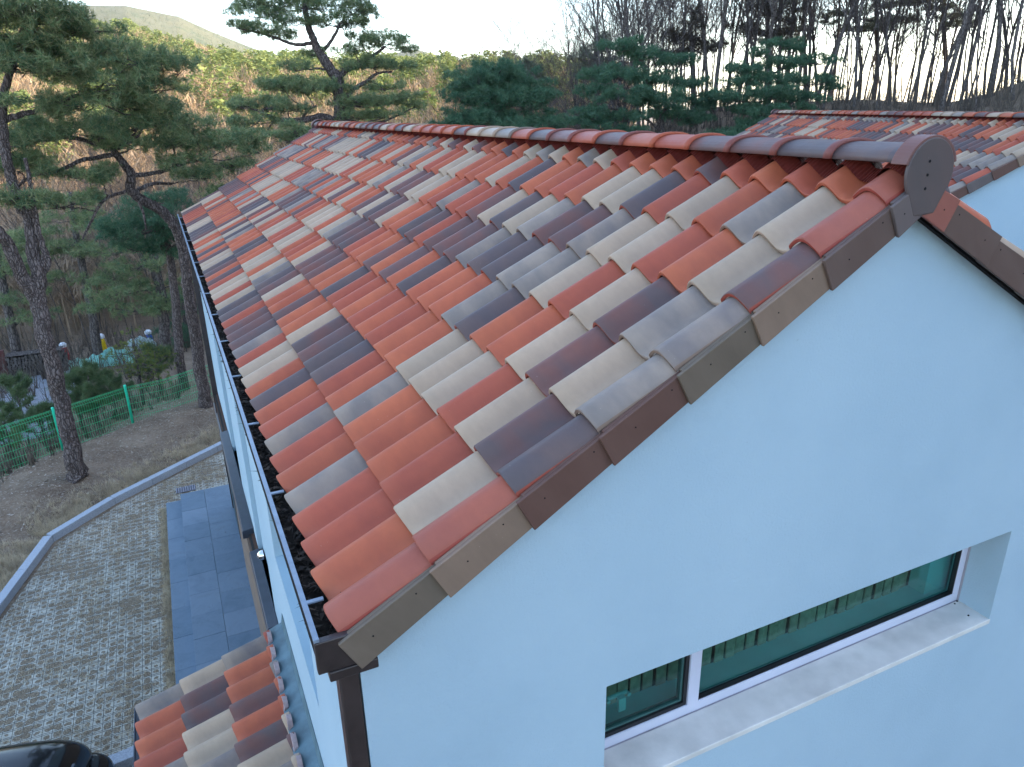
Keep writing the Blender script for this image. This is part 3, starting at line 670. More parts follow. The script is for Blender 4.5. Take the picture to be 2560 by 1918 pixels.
G = empty('drain_grate', (-3.3, 13.4, -7.19)); tag(G, 'small dark metal drain grate set in the grass pavers near the terrace', 'grate')
mb = MB(); mb.box((-.19, -.11, 0), (.19, .11, .004)); mb.build('drain_pit', M_BLACK, G)
mb = MB()
for k in range(9): mb.box((-.19+k*.045, -.12, .006), (-.178+k*.045, .12, .02))
for k in range(5): mb.box((-.19, -.12+k*.055, .0065), (.185, -.11+k*.055, .021))
mb.build('grate_bars', simple('galvanised_bars', (.35, .34, .38), .5, .5, .1, metal=.5), G)

# ------------------------------------------------------------------ car
def car():
    Cx = empty('car', (-5.55, 3.55, -7.2), R(-14)); tag(Cx, 'glossy black car parked on the grass pavers beside the porch', 'car')
    m, n, b = mat('black_car_paint', .18, .6); b.inputs['Base Color'].default_value = (.004, .004, .005, 1); b.inputs['Coat Weight'].default_value = .25; b.inputs['Specular IOR Level'].default_value = .3; b.inputs['Coat Roughness'].default_value = .03
    gm, n, b = mat('dark_car_glass', .04, .8); b.inputs['Base Color'].default_value = (.008, .01, .012, 1)
    def hull(name, secs, mt, parent=Cx, sub=2):
        me = bpy.data.meshes.new(name); vs = []; fs = []; K = len(secs[0])
        for s in secs: vs += s
        for a in range(len(secs)-1):
            for k in range(K): fs.append((a*K+k, a*K+(k+1) % K, (a+1)*K+(k+1) % K, (a+1)*K+k))
        fs += [tuple(range(K))[::-1], tuple((len(secs)-1)*K+k for k in range(K))]
        me.from_pydata(vs, [], fs); me.polygons.foreach_set('use_smooth', [True]*len(fs)); o = link(name, me, parent, mt)
        s = o.modifiers.new('s', 'SUBSURF'); s.levels = s.render_levels = sub; return o
    def sec(y, w, z0, z1, r=.12):
        return [(-w+r, y, z0), (w-r, y, z0), (w, y, z0+r), (w, y, (z0+z1)/2), (w-.02, y, z1-r), (w-r-.04, y, z1), (0, y, z1+.015), (-w+r+.04, y, z1), (-w+.02, y, z1-r), (-w, y, (z0+z1)/2), (-w, y, z0+r)]
    hull('body', [sec(-2.15, .72, .38, .82), sec(-2.1, .80, .3, .92), sec(-1.6, .88, .26, 1.0), sec(-.9, .9, .25, 1.04), sec(.5, .9, .25, 1.06), sec(1.6, .9, .26, 1.08), sec(2.05, .87, .3, 1.08), sec(2.12, .8, .36, 1.0)], m)
    hull('cabin', [sec(-1.35, .70, .95, 1.02, .04), sec(-.80, .74, .95, 1.50, .14), sec(-.5, .75, .95, 1.62, .14), sec(.6, .76, .95, 1.67, .14), sec(1.55, .75, .95, 1.64, .14), sec(1.85, .73, .95, 1.54, .14), sec(2.04, .72, .95, 1.1, .08)], m)
    for sx in (-1, 1):
        mb = MB(); mb.add([(sx*.765, -.75, 1.06), (sx*.765, 1.6, 1.08), (sx*.745, 1.5, 1.44), (sx*.745, -.45, 1.42), (sx*.74, -.75, 1.06), (sx*.74, 1.6, 1.08), (sx*.72, 1.5, 1.44), (sx*.72, -.45, 1.42)], [(0, 1, 2, 3), (7, 6, 5, 4), (0, 4, 5, 1), (1, 5, 6, 2), (2, 6, 7, 3), (3, 7, 4, 0)]); mb.build('side_window', gm, Cx)
        mb = MB(); mb.tube([(sx*.768, -.8, 1.05), (sx*.770, .4, 1.065), (sx*.768, 1.65, 1.07)], .008, 6); mb.build('chrome_trim', M_CHROME, Cx, True)
        mb = MB(); mb.box((sx*.72-.09, 1.96, .8), (sx*.72+.05, 2.05, .96)); mb.build('tail_light', simple('red_lens', (.06, .004, .004), .15, .4), Cx, bevel=.03)
        mb = MB(); mb.box((sx*.93-.07, -.75, .98), (sx*.93+.07, -.63, 1.09)); mb.build('wing_mirror', m, Cx, bevel=.03)
    mb = MB(); mb.add([(-.56, 1.865, 1.38), (.56, 1.865, 1.38), (.6, 1.99, 1.08), (-.6, 1.99, 1.08), (-.56, 1.8, 1.37), (.56, 1.8, 1.37), (.6, 1.92, 1.08), (-.6, 1.92, 1.08)], [(0, 1, 2, 3), (7, 6, 5, 4), (0, 4, 5, 1), (1, 5, 6, 2), (2, 6, 7, 3), (3, 7, 4, 0)]); mb.build('rear_window', gm, Cx)
    for sx in (-1, 1):
        for y in (-1.35, 1.35):
            mb = MB(); mb.tube([(sx*.68, y, .34), (sx*.72, y, .34), (sx*.9, y, .34), (sx*.915, y, .34)], [.30, .34, .34, .30], 28); w = mb.build('wheel', M_RUBBER, Cx)
            mb = MB(); mb.tube([(sx*.90, y, .34), (sx*.922, y, .34)], [.21, .2], 20); mb.build('rim', M_CHROME, w)
car()

# ------------------------------------------------------------------ green mesh fence
M_GPOST = simple('green_powder_coat', (.03, .60, .36), .4, .4, .12, 5)
M_GWIRE = simple('green_wire', (.04, .40, .16), .5, .4, .1, 5)
def fence():
    Fz = -6.07
    a, b_, c = at_z(131.5, 1022, Fz), at_z(312, 966, Fz), at_z(494, 917, Fz)
    d = (b_-a); P = [a-d*2, a-d, a, b_, c, c+(c-b_)]
    Fe = empty('mesh_fence', (a[0], a[1], -7.3)); tag(Fe, 'bright green welded mesh fence with round posts running along the bank', 'fence'); O = Vector(Fe.location)
    for p in P:
        g_ = float(gz(p[0], p[1])); mb = MB(); p_ = Vector(p)-O; z0 = g_-.2-O.z
        mb.tube([(p_.x, p_.y, z0), (p_.x, p_.y, p_.z-.01), (p_.x, p_.y, p_.z+.03), (p_.x, p_.y, p_.z+.04)], [.032, .032, .034, .012], 12); mb.build('post', M_GPOST, Fe, True)
    for i in range(len(P)-1):
        p, q = Vector(P[i])-O, Vector(P[i+1])-O; mb = MB(); dn = Vector((-(q-p).y, (q-p).x, 0)).normalized()
        L = (q-p).length; nv = int(L/.055); sag = [0, 0, .0, .06, 0, 0][i]
        lv = [0, -.05, -.10, -.28, -.46, -.64, -.82, -1.0, -1.14]; off = [.0, .07, 0, 0, 0, 0, 0, 0, 0]
        for z, of in zip(lv, off):
            for kk in range(1):
                mb.tube([p+(q-p)*.02+dn*of+Vector((0, 0, z-.03)), p+(q-p)*.5+dn*of+Vector((0, 0, z-.03-sag)), p+(q-p)*.98+dn*of+Vector((0, 0, z-.03))], .0052, 4, False)
        for k in range(nv+1):
            t_ = .02+.96*k/nv; c0 = p+(q-p)*t_; sg_ = -sag*(1-abs(2*t_-1))
            mb.tube([c0+dn*of+Vector((0, 0, z-.03+sg_)) for z, of in ((0, 0), (-.05, .07), (-.10, 0), (-1.14, 0))], .0042, 3, False)
        mb.build('mesh_panel', M_GWIRE, Fe)
fence()

# ------------------------------------------------------------------ vegetation
def tuft_tris(C, rng, k=16, ln=.13, wd=.010, up=.35, droop=None):
    n = len(C); d = rng.normal(size=(n, k, 3)); d[..., 2] += up; d /= np.linalg.norm(d, axis=-1, keepdims=True)
    l = ln*rng.uniform(.65, 1.15, (n, k, 1)); side = np.cross(d, rng.normal(size=(n, k, 3))); side /= np.linalg.norm(side, axis=-1, keepdims=True)+1e-9
    c = C[:, None, :]+rng.normal(size=(n, k, 3))*ln*.12; a = c+side*wd/2; b = c-side*wd/2; t = c+d*l
    V = np.stack([a, b, t], 2).reshape(-1, 3); return V
def tri_mesh(name, V): return np_mesh(name, V, np.arange(len(V)).reshape(-1, 3))
def curve_pts(P, R_, n=5):
    """smooth polyline through points"""
    P = [np.array(p, float) for p in P]; out = []; ro = []
    for i in range(len(P)-1):
        p0, p1, p2, p3 = P[max(i-1, 0)], P[i], P[i+1], P[min(i+2, len(P)-1)]
        for k in range(n):
            t = k/n; out.append(.5*((2*p1)+(-p0+p2)*t+(2*p0-5*p1+4*p2-p3)*t*t+(-p0+3*p1-3*p2+p3)*t**3)); ro.append(R_[i]+(R_[i+1]-R_[i])*t)
    out.append(P[-1]); ro.append(R_[-1]); return out, ro
def pine(name, label, trunks, pads, mat_l=None, dens=1., ln=.14, wd=.014, cat='pine tree', bark=None, group=None, seed=1, up=.35, k=15, ground=None, subs=1.):
    """trunks: list of lists of (px,py,depth_y,radius); pads: (px,py,y,rx,rz)"""
    rng = np.random.default_rng(seed); b0 = at(*trunks[0][0][:3]); 
    if ground is not None: pass
    gzv = float(gz(b0[0], b0[1])); T = empty(name, (b0[0], b0[1], gzv)); O = np.array([b0[0], b0[1], gzv]); tag(T, label, cat, group)
    pts_all = []; mb = MB()
    if mat_l is M_NEEDLE_D: pads = [(a_, b_, c_, d_*1.12, e_*1.6) for a_, b_, c_, d_, e_ in pads]
    for ti, tr in enumerate(trunks):
        P = [at(x, y, d)-O for (x, y, d, r) in tr]; Rr = [t[3] for t in tr]
        if ti == 0 and P[0][2] > .02: P = [np.array([P[0][0]*.6, P[0][1], -.1])]+P; Rr = [Rr[0]*1.12]+Rr
        elif ti == 0: P[0][2] = -.1
        cp, cr = curve_pts(P, Rr, 6)
        cp = [p+rng.normal(size=3)*r*.10 for p, r in zip(cp, cr)]; cr = [r*(1+rng.uniform(-.06, .06)) for r in cr]
        if ti == 0 and len(cr) > 3: cr[0] *= 1.15; cr[1] *= 1.08
        mb.tube(cp, cr, 10); pts_all += list(zip(cp, cr))
    PA = np.array([p for p, r in pts_all]); RA = np.array([r for p, r in pts_all])
    bm_ = mb; V = []
    for (px, py, d, rx, rz) in pads:
        c = at(px, py, d)-O; dist = np.linalg.norm((PA-c)*[1, 1, 1.0], axis=1)+np.maximum(0, PA[:, 2]-c[2]+.1)*1.5; i = int(np.argmin(dist)); s = PA[i]; L = np.linalg.norm(c-s)
        mid = (s+c)/2+np.array([0, 0, -.12*L])+rng.normal(size=3)*.06*L
        base = c-np.array([0, 0, rz*.5]); r0 = min(RA[i]*.6, .018+.022*L); cp, cr = curve_pts([s, mid, base], [r0, r0*.65, .012], 5)
        cp = [p+rng.normal(size=3)*.012 for p in cp]; bm_.tube(cp, cr, 6)
        ns = max(4, int(15*rx*rx*subs)+3)
        for _ in range(ns):
            a = rng.uniform(0, 2*math.pi); q = math.sqrt(rng.uniform(0, 1)); cc = c+np.array([math.cos(a)*rx*q, math.sin(a)*rx*q, rng.uniform(-.5, .6)*rz*(1.1-q*.6)])
            if rng.random() < .7:
                bm_.tube([base+rng.normal(size=3)*.04, (base+cc)/2-np.array([0, 0, .05*rx]), cc-np.array([0, 0, .04])], [.011, .008, .004], 3, False)
            sr = rng.uniform(.20, .34)*min(1.3, .6+rx*.5); nt_ = int(17*dens*sr/.27)
            p = rng.normal(size=(nt_, 3)); p /= np.linalg.norm(p, axis=1, keepdims=True); p *= rng.uniform(.25, 1, (nt_, 1))**.6
            V.append(cc+p*[sr, sr, sr*.52])
    mb.build('trunk', bark or M_BARK, T, True)
    if V: link('crown', tri_mesh('crown', tuft_tris(np.concatenate(V), rng, k, ln, wd, up)), T, mat_l or M_NEEDLE)
    return T
# --- pine standing on the bank at the left
pine('pine_tree', 'leaning forked pine on the bank at the far left, in front of the fence',
     [[(198, 1212, 14.7, .20), (180, 1130, 14.7, .17), (150, 980, 14.7, .155), (118, 860, 14.6, .15), (92, 750, 14.6, .155), (55, 690, 14.5, .12), (18, 610, 14.3, .11), (-30, 540, 14.1, .09), (-60, 420, 14, .06)],
      [(92, 750, 14.6, .14), (98, 690, 14.6, .13), (85, 630, 14.7, .12), (70, 540, 14.7, .10), (47, 515, 14.7, .10), (30, 450, 14.7, .09), (16, 395, 14.6, .085), (6, 300, 14.5, .08), (10, 235, 14.4, .07), (35, 150, 14.4, .055), (60, 60, 14.4, .04), (70, -60, 14.4, .03)],
      [(98, 690, 14.6, .07), (112, 640, 14.6, .06), (98, 590, 14.6, .05), (88, 540, 14.6, .05), (76, 460, 14.5, .04), (62, 395, 14.5, .03)],
      [(92, 700, 14.6, .07), (120, 665, 14.6, .05), (118, 635, 14.6, .04), (100, 600, 14.6, .03)],
      [(8, 300, 14.5, .06), (60, 285, 14.6, .05), (110, 272, 14.8, .04), (200, 235, 15.0, .03)]],
     [(80, 20, 14.2, .9, .35), (10, 15, 14, .6, .3), (60, 75, 14.4, .8, .3), (165, 40, 14.6, .5, .25), (245, 62, 14.8, .5, .22), (20, 105, 14.2, .6, .28), (95, 110, 14.5, .6, .25), (165, 75, 14.6, .5, .2),
      (235, 120, 14.8, .8, .3), (320, 135, 15, .8, .33), (395, 155, 15.2, .7, .3), (440, 170, 15.3, .4, .22), (300, 195, 14.9, .9, .3), (390, 210, 15.2, .6, .28), (200, 175, 14.7, .8, .3), (130, 150, 14.5, .8, .3), (50, 165, 14.3, .8, .25), (0, 150, 14.1, .5, .25),
      (205, 255, 14.9, .7, .26), (150, 275, 14.8, .4, .18), (330, 265, 15.2, .45, .15), (430, 268, 15.6, .5, .16), (275, 240, 15, .5, .2), (345, 235, 15.1, .6, .2), (20, 250, 14.2, .25, .15), (120, -40, 14.4, .9, .4), (30, 480, 14.2, .35, .35), (60, 500, 14.4, .4, .3)],
     seed=3, dens=1.2)
pine('pine_tree', 'twisting pine behind the house corner, dark limbs reaching left in flat pads',
     [[(520, 1045, 17.7, .17), (497, 900, 17.6, .15), (474, 740, 17.4, .135), (462, 650, 17.3, .125), (440, 570, 17.1, .12), (405, 527, 16.9, .115), (355, 500, 16.6, .11), (326, 472, 16.4, .10), (327, 435, 16.3, .095), (306, 405, 16.2, .08), (285, 378, 16, .06)],
      [(285, 385, 16.1, .05), (240, 395, 16, .045), (200, 402, 15.8, .04), (140, 430, 15.7, .035), (80, 440, 15.5, .03), (40, 470, 15.4, .02)],
      [(330, 440, 16.3, .05), (400, 430, 16.6, .045), (440, 415, 16.8, .035), (500, 400, 17, .03)],
      [(340, 478, 16.5, .05), (380, 460, 16.7, .04), (430, 460, 16.9, .03)],
      [(285, 378, 16, .05), (190, 345, 15.8, .04), (120, 350, 15.6, .03)],
      [(326, 475, 16.4, .04), (260, 500, 16.1, .03), (225, 560, 16, .025), (205, 600, 16, .015)],
      [(345, 500, 16.5, .035), (360, 540, 16.5, .025), (365, 575, 16.5, .015)]],
     [(430, 345, 16.5, .9, .32), (575, 345, 17, .8, .28), (640, 372, 17.2, .45, .2), (510, 360, 16.8, .7, .25), (510, 432, 17, .7, .25), (545, 478, 17.2, .45, .2), (570, 410, 17.1, .5, .2), (340, 305, 16, 1.0, .34), (410, 300, 16.3, .7, .25), (240, 325, 15.8, .8, .32), (150, 315, 15.6, .8, .32), (70, 335, 15.4, .8, .34), (10, 350, 15.2, .6, .3), (200, 430, 15.8, .7, .2), (110, 405, 15.5, .5, .18), (440, 400, 16.5, .6, .22), (255, 440, 16, .5, .16), (150, 500, 15.6, .75, .3), (60, 400, 15.4, .4, .2), (330, 355, 16.2, .8, .22), (480, 310, 16.8, .5, .2), (380, 250, 16.2, .5, .2), (40, 410, 15.2, .5, .25)],
     seed=5, dens=1.2)
pine('pine_tree', 'dark green low pine crown tucked against the far left roof corner',
     [[(450, 900, 20.5, .13), (440, 760, 20.5, .12), (425, 640, 20.5, .10), (400, 560, 20.4, .07), (385, 500, 20.3, .05)]],
     [(400, 530, 20.2, .9, .5), (340, 560, 20, .8, .4), (440, 570, 20.4, .7, .45), (400, 600, 20.4, .8, .35), (330, 610, 20.4, .6, .25), (450, 630, 20.5, .5, .3), (300, 580, 20, .5, .3), (430, 500, 20.2, .5, .3)], M_NEEDLE_D, seed=7, dens=1.2)
# --- slender pines beyond the fence
BP = 'slender pines beyond the fence'
pine('pine_tree', 'slender pine beyond the fence whose trunk rises beside the yellow play post',
     [[(250, 895, 27, .17), (225, 760, 27, .14), (200, 640, 27, .12), (185, 560, 27, .09), (175, 480, 27, .05)], [(200, 650, 27, .06), (240, 600, 27, .04), (260, 560, 27, .03)]],
     [(265, 690, 26.5, 1.0, .4), (225, 620, 27, .9, .35), (160, 610, 26.8, .7, .3), (180, 540, 27, 1.0, .4), (245, 560, 26.7, .8, .3), (140, 690, 27, .6, .3), (210, 500, 27, .8, .35)], seed=11, dens=.6, ln=.17, wd=.016, group=BP, bark=M_BARK2)
pine('pine_tree', 'slender pine beyond the fence standing closest to the house wall, bluish pads',
     [[(415, 880, 26, .2), (405, 760, 26, .17), (385, 650, 26, .15), (370, 560, 26, .10)], [(385, 680, 26, .06), (340, 620, 25.8, .04), (300, 560, 25.6, .03)]],
     [(300, 720, 25.5, 1.1, .4), (350, 770, 25.5, 1.0, .35), (410, 740, 25.8, .9, .4), (400, 650, 26, .8, .4), (340, 660, 25.6, .9, .4), (440, 700, 26, .5, .3), (290, 620, 25.6, .9, .4), (260, 760, 25.2, .8, .25)], seed=12, dens=.6, ln=.17, wd=.016, group=BP, bark=M_BARK2)
pine('pine_tree', 'slender pine beyond the fence rising behind the stacked firewood at the left edge',
     [[(48, 920, 27.5, .17), (25, 800, 27.5, .14), (5, 700, 27.5, .12), (-10, 600, 27.5, .08)], [(25, 830, 27.5, .05), (60, 790, 27.5, .03), (90, 770, 27.5, .02)]],
     [(60, 640, 27, 1.1, .4), (20, 600, 27.2, 1, .35), (90, 580, 27, .8, .3), (40, 740, 27.2, .9, .35), (85, 790, 27, .8, .3), (5, 680, 27, .7, .3)], seed=13, dens=.6, ln=.17, wd=.016, group=BP, bark=M_BARK2)
pine('pine_tree', 'small dark pine in the shade between the blue play post and the house',
     [[(470, 900, 29, .12), (465, 820, 29, .1), (455, 740, 29, .06)]], [(450, 830, 28.5, .9, .4), (475, 780, 29, .7, .4), (430, 880, 28.5, .7, .35), (460, 740, 29, .6, .3), (480, 870, 28.8, .6, .4)], M_NEEDLE_D, seed=14, dens=.8, ln=.16, wd=.015, group=BP)
# --- young trees near the fence
pine('larch_sapling', 'yellow-green young larch with a thin straight stem just behind the fence',
     [[(365, 1040, 20.3, .05), (352, 960, 20.3, .045), (338, 880, 20.3, .035), (328, 815, 20.3, .02)]],
     [(330, 860, 20.2, .45, .12), (300, 885, 20, .4, .1), (370, 880, 20.2, .5, .1), (345, 910, 20.1, .7, .12), (415, 890, 20.2, .35, .08), (385, 925, 20.2, .6, .12), (310, 930, 20, .5, .1), (328, 830, 20.3, .22, .1), (380, 955, 20.2, .5, .12)], M_NEEDLE_Y, seed=21, dens=.55, ln=.07, wd=.012, cat='larch', bark=M_BARK2)
def sapling(px, py, d, h, label, seed, n=15):
    rng = np.random.default_rng(seed); b = at(px, py, d); g_ = float(gz(b[0], b[1])); T = empty('young_pine', (b[0], b[1], g_)); tag(T, label, 'young pine', 'young pines along the fence')
    top = max(h, b[2]-g_+.3); mb = MB(); V = []
    mb.tube([(0, 0, -.1), (0, 0, top*.6), (.02, 0, top)], [.035, .025, .01], 7)
    for k in range(n):
        z = top*rng.uniform(.2, .98); a = rng.uniform(0, 6.28); L = (1-z/top)*.9*h/1.5+.18; e = np.array([math.cos(a)*L, math.sin(a)*L, z+L*.55]); s = np.array([0, 0, z])
        m_ = (s+e)/2-np.array([0, 0, .06]); mb.tube([s, m_, e], [.014, .010, .005], 4, False)
        for t in np.linspace(.35, 1, 7): p = (1-t)**2*s+2*t*(1-t)*m_+t*t*e; V.append(p+rng.normal(size=(3, 3))*.02)
    mb.build('stem', M_BARK2, T, True)
    link('crown', tri_mesh('crown', tuft_tris(np.concatenate(V), rng, 22, .17, .009, .9)), T, M_NEEDLE_L)
sapling(235, 1010, 19.2, 1.7, 'bushy young pine behind the middle of the fence beside the leaning trunk', 31, 26)
sapling(185, 985, 19.6, 1.6, 'young pine half hidden by the leaning trunk behind the fence', 32, 22)
sapling(30, 1130, 18.2, 1.5, 'young pine behind the fence at the left edge of the view', 33, 22)
sapling(110, 1085, 18.8, 1.2, 'small young pine behind the fence near the gravel yard', 34, 16)
sapling(60, 1050, 20.5, 1.6, 'fuller young pine at the edge of the gravel yard', 36, 22)
sapling(400, 960, 21.5, 1.5, 'young pine behind the fence nearest the house', 37, 20)
sapling(290, 1030, 19.0, 1.2, 'low young pine behind the fence beside the middle post', 35, 16)
# --- tall pine and dense pines behind the house
Y1 = 23
pine('pine_tree', 'tall open-crowned pine rising behind the far end of the main roof',
     [[(862, 420, Y1, .24), (853, 300, Y1, .21), (846, 214, Y1, .19), (840, 193, Y1, .18), (808, 146, Y1, .15), (786, 105, Y1, .12), (772, 65, Y1, .10), (760, 10, Y1, .07), (755, -60, Y1, .05)],
      [(842, 200, Y1, .12), (862, 177, Y1, .10), (895, 160, Y1, .08), (925, 144, Y1, .05), (960, 120, Y1, .04)],
      [(853, 300, Y1, .13), (830, 300, Y1, .11), (804, 291, Y1, .10), (753, 301, Y1-.3, .09), (695, 298, Y1-.5, .06), (650, 280, Y1-.5, .04)],
      [(855, 260, Y1, .08), (880, 226, Y1, .07), (915, 205, Y1, .06), (943, 184, Y1, .04), (980, 180, Y1, .03)],
      [(786, 105, Y1, .06), (740, 112, Y1, .05), (690, 95, Y1, .04), (640, 80, Y1, .03), (590, 70, Y1, .02)],
      [(800, 135, Y1, .06), (830, 100, Y1, .05), (850, 60, Y1, .04)], [(753, 301, Y1, .05), (770, 275, Y1, .04), (790, 265, Y1, .03)]],
     [(700, 5, Y1, 1.1, .4), (640, 30, Y1, .8, .3), (800, 5, Y1, 1.2, .45), (880, 20, Y1, .8, .4), (740, 50, Y1, .8, .3), (665, 70, Y1, .8, .3), (860, 60, Y1, .7, .35), (915, 35, Y1, .45, .25), (600, 62, Y1, .35, .15), (820, 50, Y1, .7, .3), (700, 85, Y1, .6, .25), (620, 10, Y1, .4, .2),
      (950, 100, Y1, 1.0, .35), (1010, 120, Y1, .45, .25), (930, 155, Y1, .9, .3), (985, 160, Y1, .6, .25), (885, 120, Y1, .6, .25), (900, 95, Y1, .5, .2), (735, 165, Y1, .6, .25), (780, 130, Y1, .45, .2), (850, 160, Y1, .5, .25),
      (760, 215, Y1, 1.2, .3), (700, 205, Y1, .8, .25), (830, 220, Y1, .8, .28), (600, 258, Y1-.5, .6, .22), (660, 262, Y1-.5, .9, .28), (720, 270, Y1-.3, .7, .22), (640, 298, Y1-.5, .7, .25), (605, 315, Y1-.6, .35, .2), (660, 330, Y1-.6, .3, .25),
      (930, 250, Y1, 1.1, .32), (1000, 240, Y1, .7, .24), (1040, 262, Y1, .4, .16), (900, 288, Y1, .8, .25), (965, 285, Y1, .7, .22), (870, 262, Y1, .7, .28), (960, 215, Y1, .6, .2)],
     seed=41, dens=1.0, ln=.15, wd=.014, k=15)
pine('pine_tree', 'low dark pine sprig showing above the roof edge left of the tall pine',
     [[(760, 420, 20, .1), (745, 345, 20, .07), (735, 330, 20, .05)]], [(715, 345, 20, .55, .25), (760, 330, 20, .4, .2), (690, 335, 20, .35, .18), (740, 315, 20, .3, .2)], seed=42, dens=1.1)
pine('pine_tree', 'rounded dense dark pine just right of the tall pine, above the ridge',
     [[(1260, 420, 24, .18), (1255, 300, 24, .15), (1245, 200, 24, .08)]],
     [(1240, 172, 24, .8, .3), (1190, 200, 24, .95, .4), (1290, 190, 24, .9, .4), (1345, 212, 24, .6, .35), (1165, 240, 24, .7, .35), (1235, 240, 23.6, 1.1, .5), (1315, 250, 23.8, 1.0, .5), (1180, 290, 23.6, 1.0, .45), (1250, 305, 23.4, 1.2, .5), (1335, 310, 23.6, 1.0, .5), (1115, 312, 23.8, .7, .28), (1370, 290, 24, .45, .3), (1150, 330, 23.6, .9, .3), (1200, 220, 24.5, 1, .5), (1290, 225, 24.5, 1, .5)],
     M_NEEDLE_D, seed=43, dens=1.35, ln=.15, wd=.015, subs=1.3)
pine('pine_tree', 'broad layered dark pine in the middle of the row behind the ridge',
     [[(1662, 420, 27, .2), (1655, 340, 27, .17), (1640, 260, 27, .14), (1612, 180, 27, .09), (1590, 120, 27, .05)], [(1655, 330, 27, .07), (1600, 290, 27, .05), (1520, 270, 27, .03)], [(1645, 290, 27, .07), (1700, 250, 27, .05), (1780, 235, 27, .03)]],
     [(1555, 105, 27, .7, .25), (1595, 128, 27, .9, .3), (1515, 115, 27, .35, .15), (1640, 148, 27, .9, .3), (1705, 152, 27, .7, .28), (1490, 190, 27, .7, .35), (1550, 180, 27, 1.0, .4), (1620, 195, 27, 1.1, .45), (1700, 208, 27, .8, .3), (1755, 205, 27, .5, .2), (1475, 225, 27, .6, .3), (1550, 238, 26.6, 1.2, .45), (1650, 245, 26.6, 1.2, .5), (1740, 245, 26.8, .9, .35), (1480, 280, 26.8, .8, .35), (1560, 290, 26.6, 1.0, .3), (1690, 285, 26.6, 1.1, .35), (1785, 262, 26.6, .9, .35), (1815, 245, 26.6, .5, .3), (1500, 315, 26.5, .7, .25), (1440, 300, 26.8, .5, .2), (1740, 300, 26.4, .7, .28), (1560, 330, 26.2, .9, .25), (1520, 345, 26.2, .8, .2)],
     M_NEEDLE_D, seed=44, dens=1.2, ln=.16, wd=.016, subs=1.1)
pine('pine_tree', 'layered dark pine at the left end of the second roof',
     [[(1945, 420, 25, .2), (1945, 330, 25, .16), (1945, 220, 25, .11), (1950, 110, 25, .04)]],
     [(1955, 110, 25, .7, .22), (1895, 130, 25, .45, .16), (2000, 122, 25, .45, .18), (1865, 172, 25, .9, .28), (1950, 160, 24.8, .9, .3), (2055, 150, 25, .8, .24), (1850, 205, 25, .8, .26), (1930, 195, 24.6, 1.0, .35), (2025, 200, 24.8, 1.0, .3), (2085, 215, 25, .55, .2), (1835, 235, 24.8, .9, .3), (1920, 235, 24.4, 1.1, .35), (2005, 245, 24.6, .9, .3), (1890, 275, 24.4, 1.1, .35), (1980, 272, 24.6, .8, .28), (1900, 310, 24.2, 1.1, .35), (1840, 335, 24, 1.1, .3), (1960, 305, 24.4, .7, .25), (1800, 345, 24, .8, .22)],
     M_NEEDLE_D, seed=45, dens=1.3, ln=.15, wd=.015, subs=1.15)

# --- leafless trees
def bare_proto(seed, H=15, spread=.5, twigs=3, r0=.13, trunk_only=.45):
    rng = random.Random(seed); mb = MB(); tw = MB()
    def grow(p, d, L, r, lev):
        n = 4 if lev < 2 else 3; n = 8 if lev == 0 else n; pts = [p.copy()]; rad = [r]; dd = d.copy()
        for k in range(n):
            dd = (dd+Vector((rng.uniform(-1, 1), rng.uniform(-1, 1), rng.uniform(-.3, .6)))*(.15 if lev == 0 else .24)).normalized(); pts.append(pts[-1]+dd*L/n); rad.append(r*(1-.6*(k+1)/n) if lev else r*(1-.7*(k+1)/n))
        (mb if lev < 2 else tw).tube(pts, rad, 7 if lev == 0 else 5 if lev == 1 else 3, False)
        if lev >= twigs: return
        cnt = [14, 8, 6, 4][lev]
        for k in range(cnt):
            t = rng.uniform(trunk_only if lev == 0 else .25, 1); i = min(int(t*n), n-1); q = pts[i].lerp(pts[i+1], t*n-i)
            a = rng.uniform(0, 6.28); s = Vector((math.cos(a), math.sin(a), rng.uniform(.5, 1.6) if lev == 0 else rng.uniform(-.1, .9)))
            nd = (dd*.6+s.normalized()*(.75+spread*.4)).normalized(); grow(q, nd, L*rng.uniform(.32, .5), max(.006, rad[i]*.5), lev+1)
    grow(Vector((0, 0, -.3)), Vector((rng.uniform(-.08, .08), rng.uniform(-.08, .08), 1)), H, r0, 0)
    return mb, tw
def mk_bare(i, H, tw, r0, t0, sp): 
    a, b = bare_proto(i, H, sp, tw, r0, t0); T = empty('bare_tree', (0, 0, 0))
    a.build('trunk', M_BARK2, T, True); b.build('twigs', M_BARK2, T); return T
PR = [mk_bare(s, H, 3, r0, t0, sp) for s, H, r0, t0, sp in ((1, 17, .085, .2, .6), (2, 15, .065, .15, .5), (3, 18, .115, .22, .7), (4, 14, .055, .12, .6), (5, 16, .075, .25, .4), (6, 12, .05, .1, .6))]
used = set()
def put(pr, x, y, rz, sc, label, group, tilt=(0, 0)):
    s = PR[pr]
    if pr not in used: used.add(pr); o = s
    else:
        o = s.copy(); COL.objects.link(o)
        for ch in [c for c in KIDS[pr]]: c = ch.copy(); COL.objects.link(c); c.parent = o
    o.location = (x, y, float(gz(x, y))-.05); o.rotation_euler = (tilt[0], tilt[1], rz); o.scale = (sc, sc, sc); tag(o, label, 'bare tree', group); return o
KIDS = [list(p.children) for p in PR]
rw = random.Random(77)
def azr(az, r): a = R(az); return CAM[0]+math.sin(a)*r, CAM[1]+math.cos(a)*r
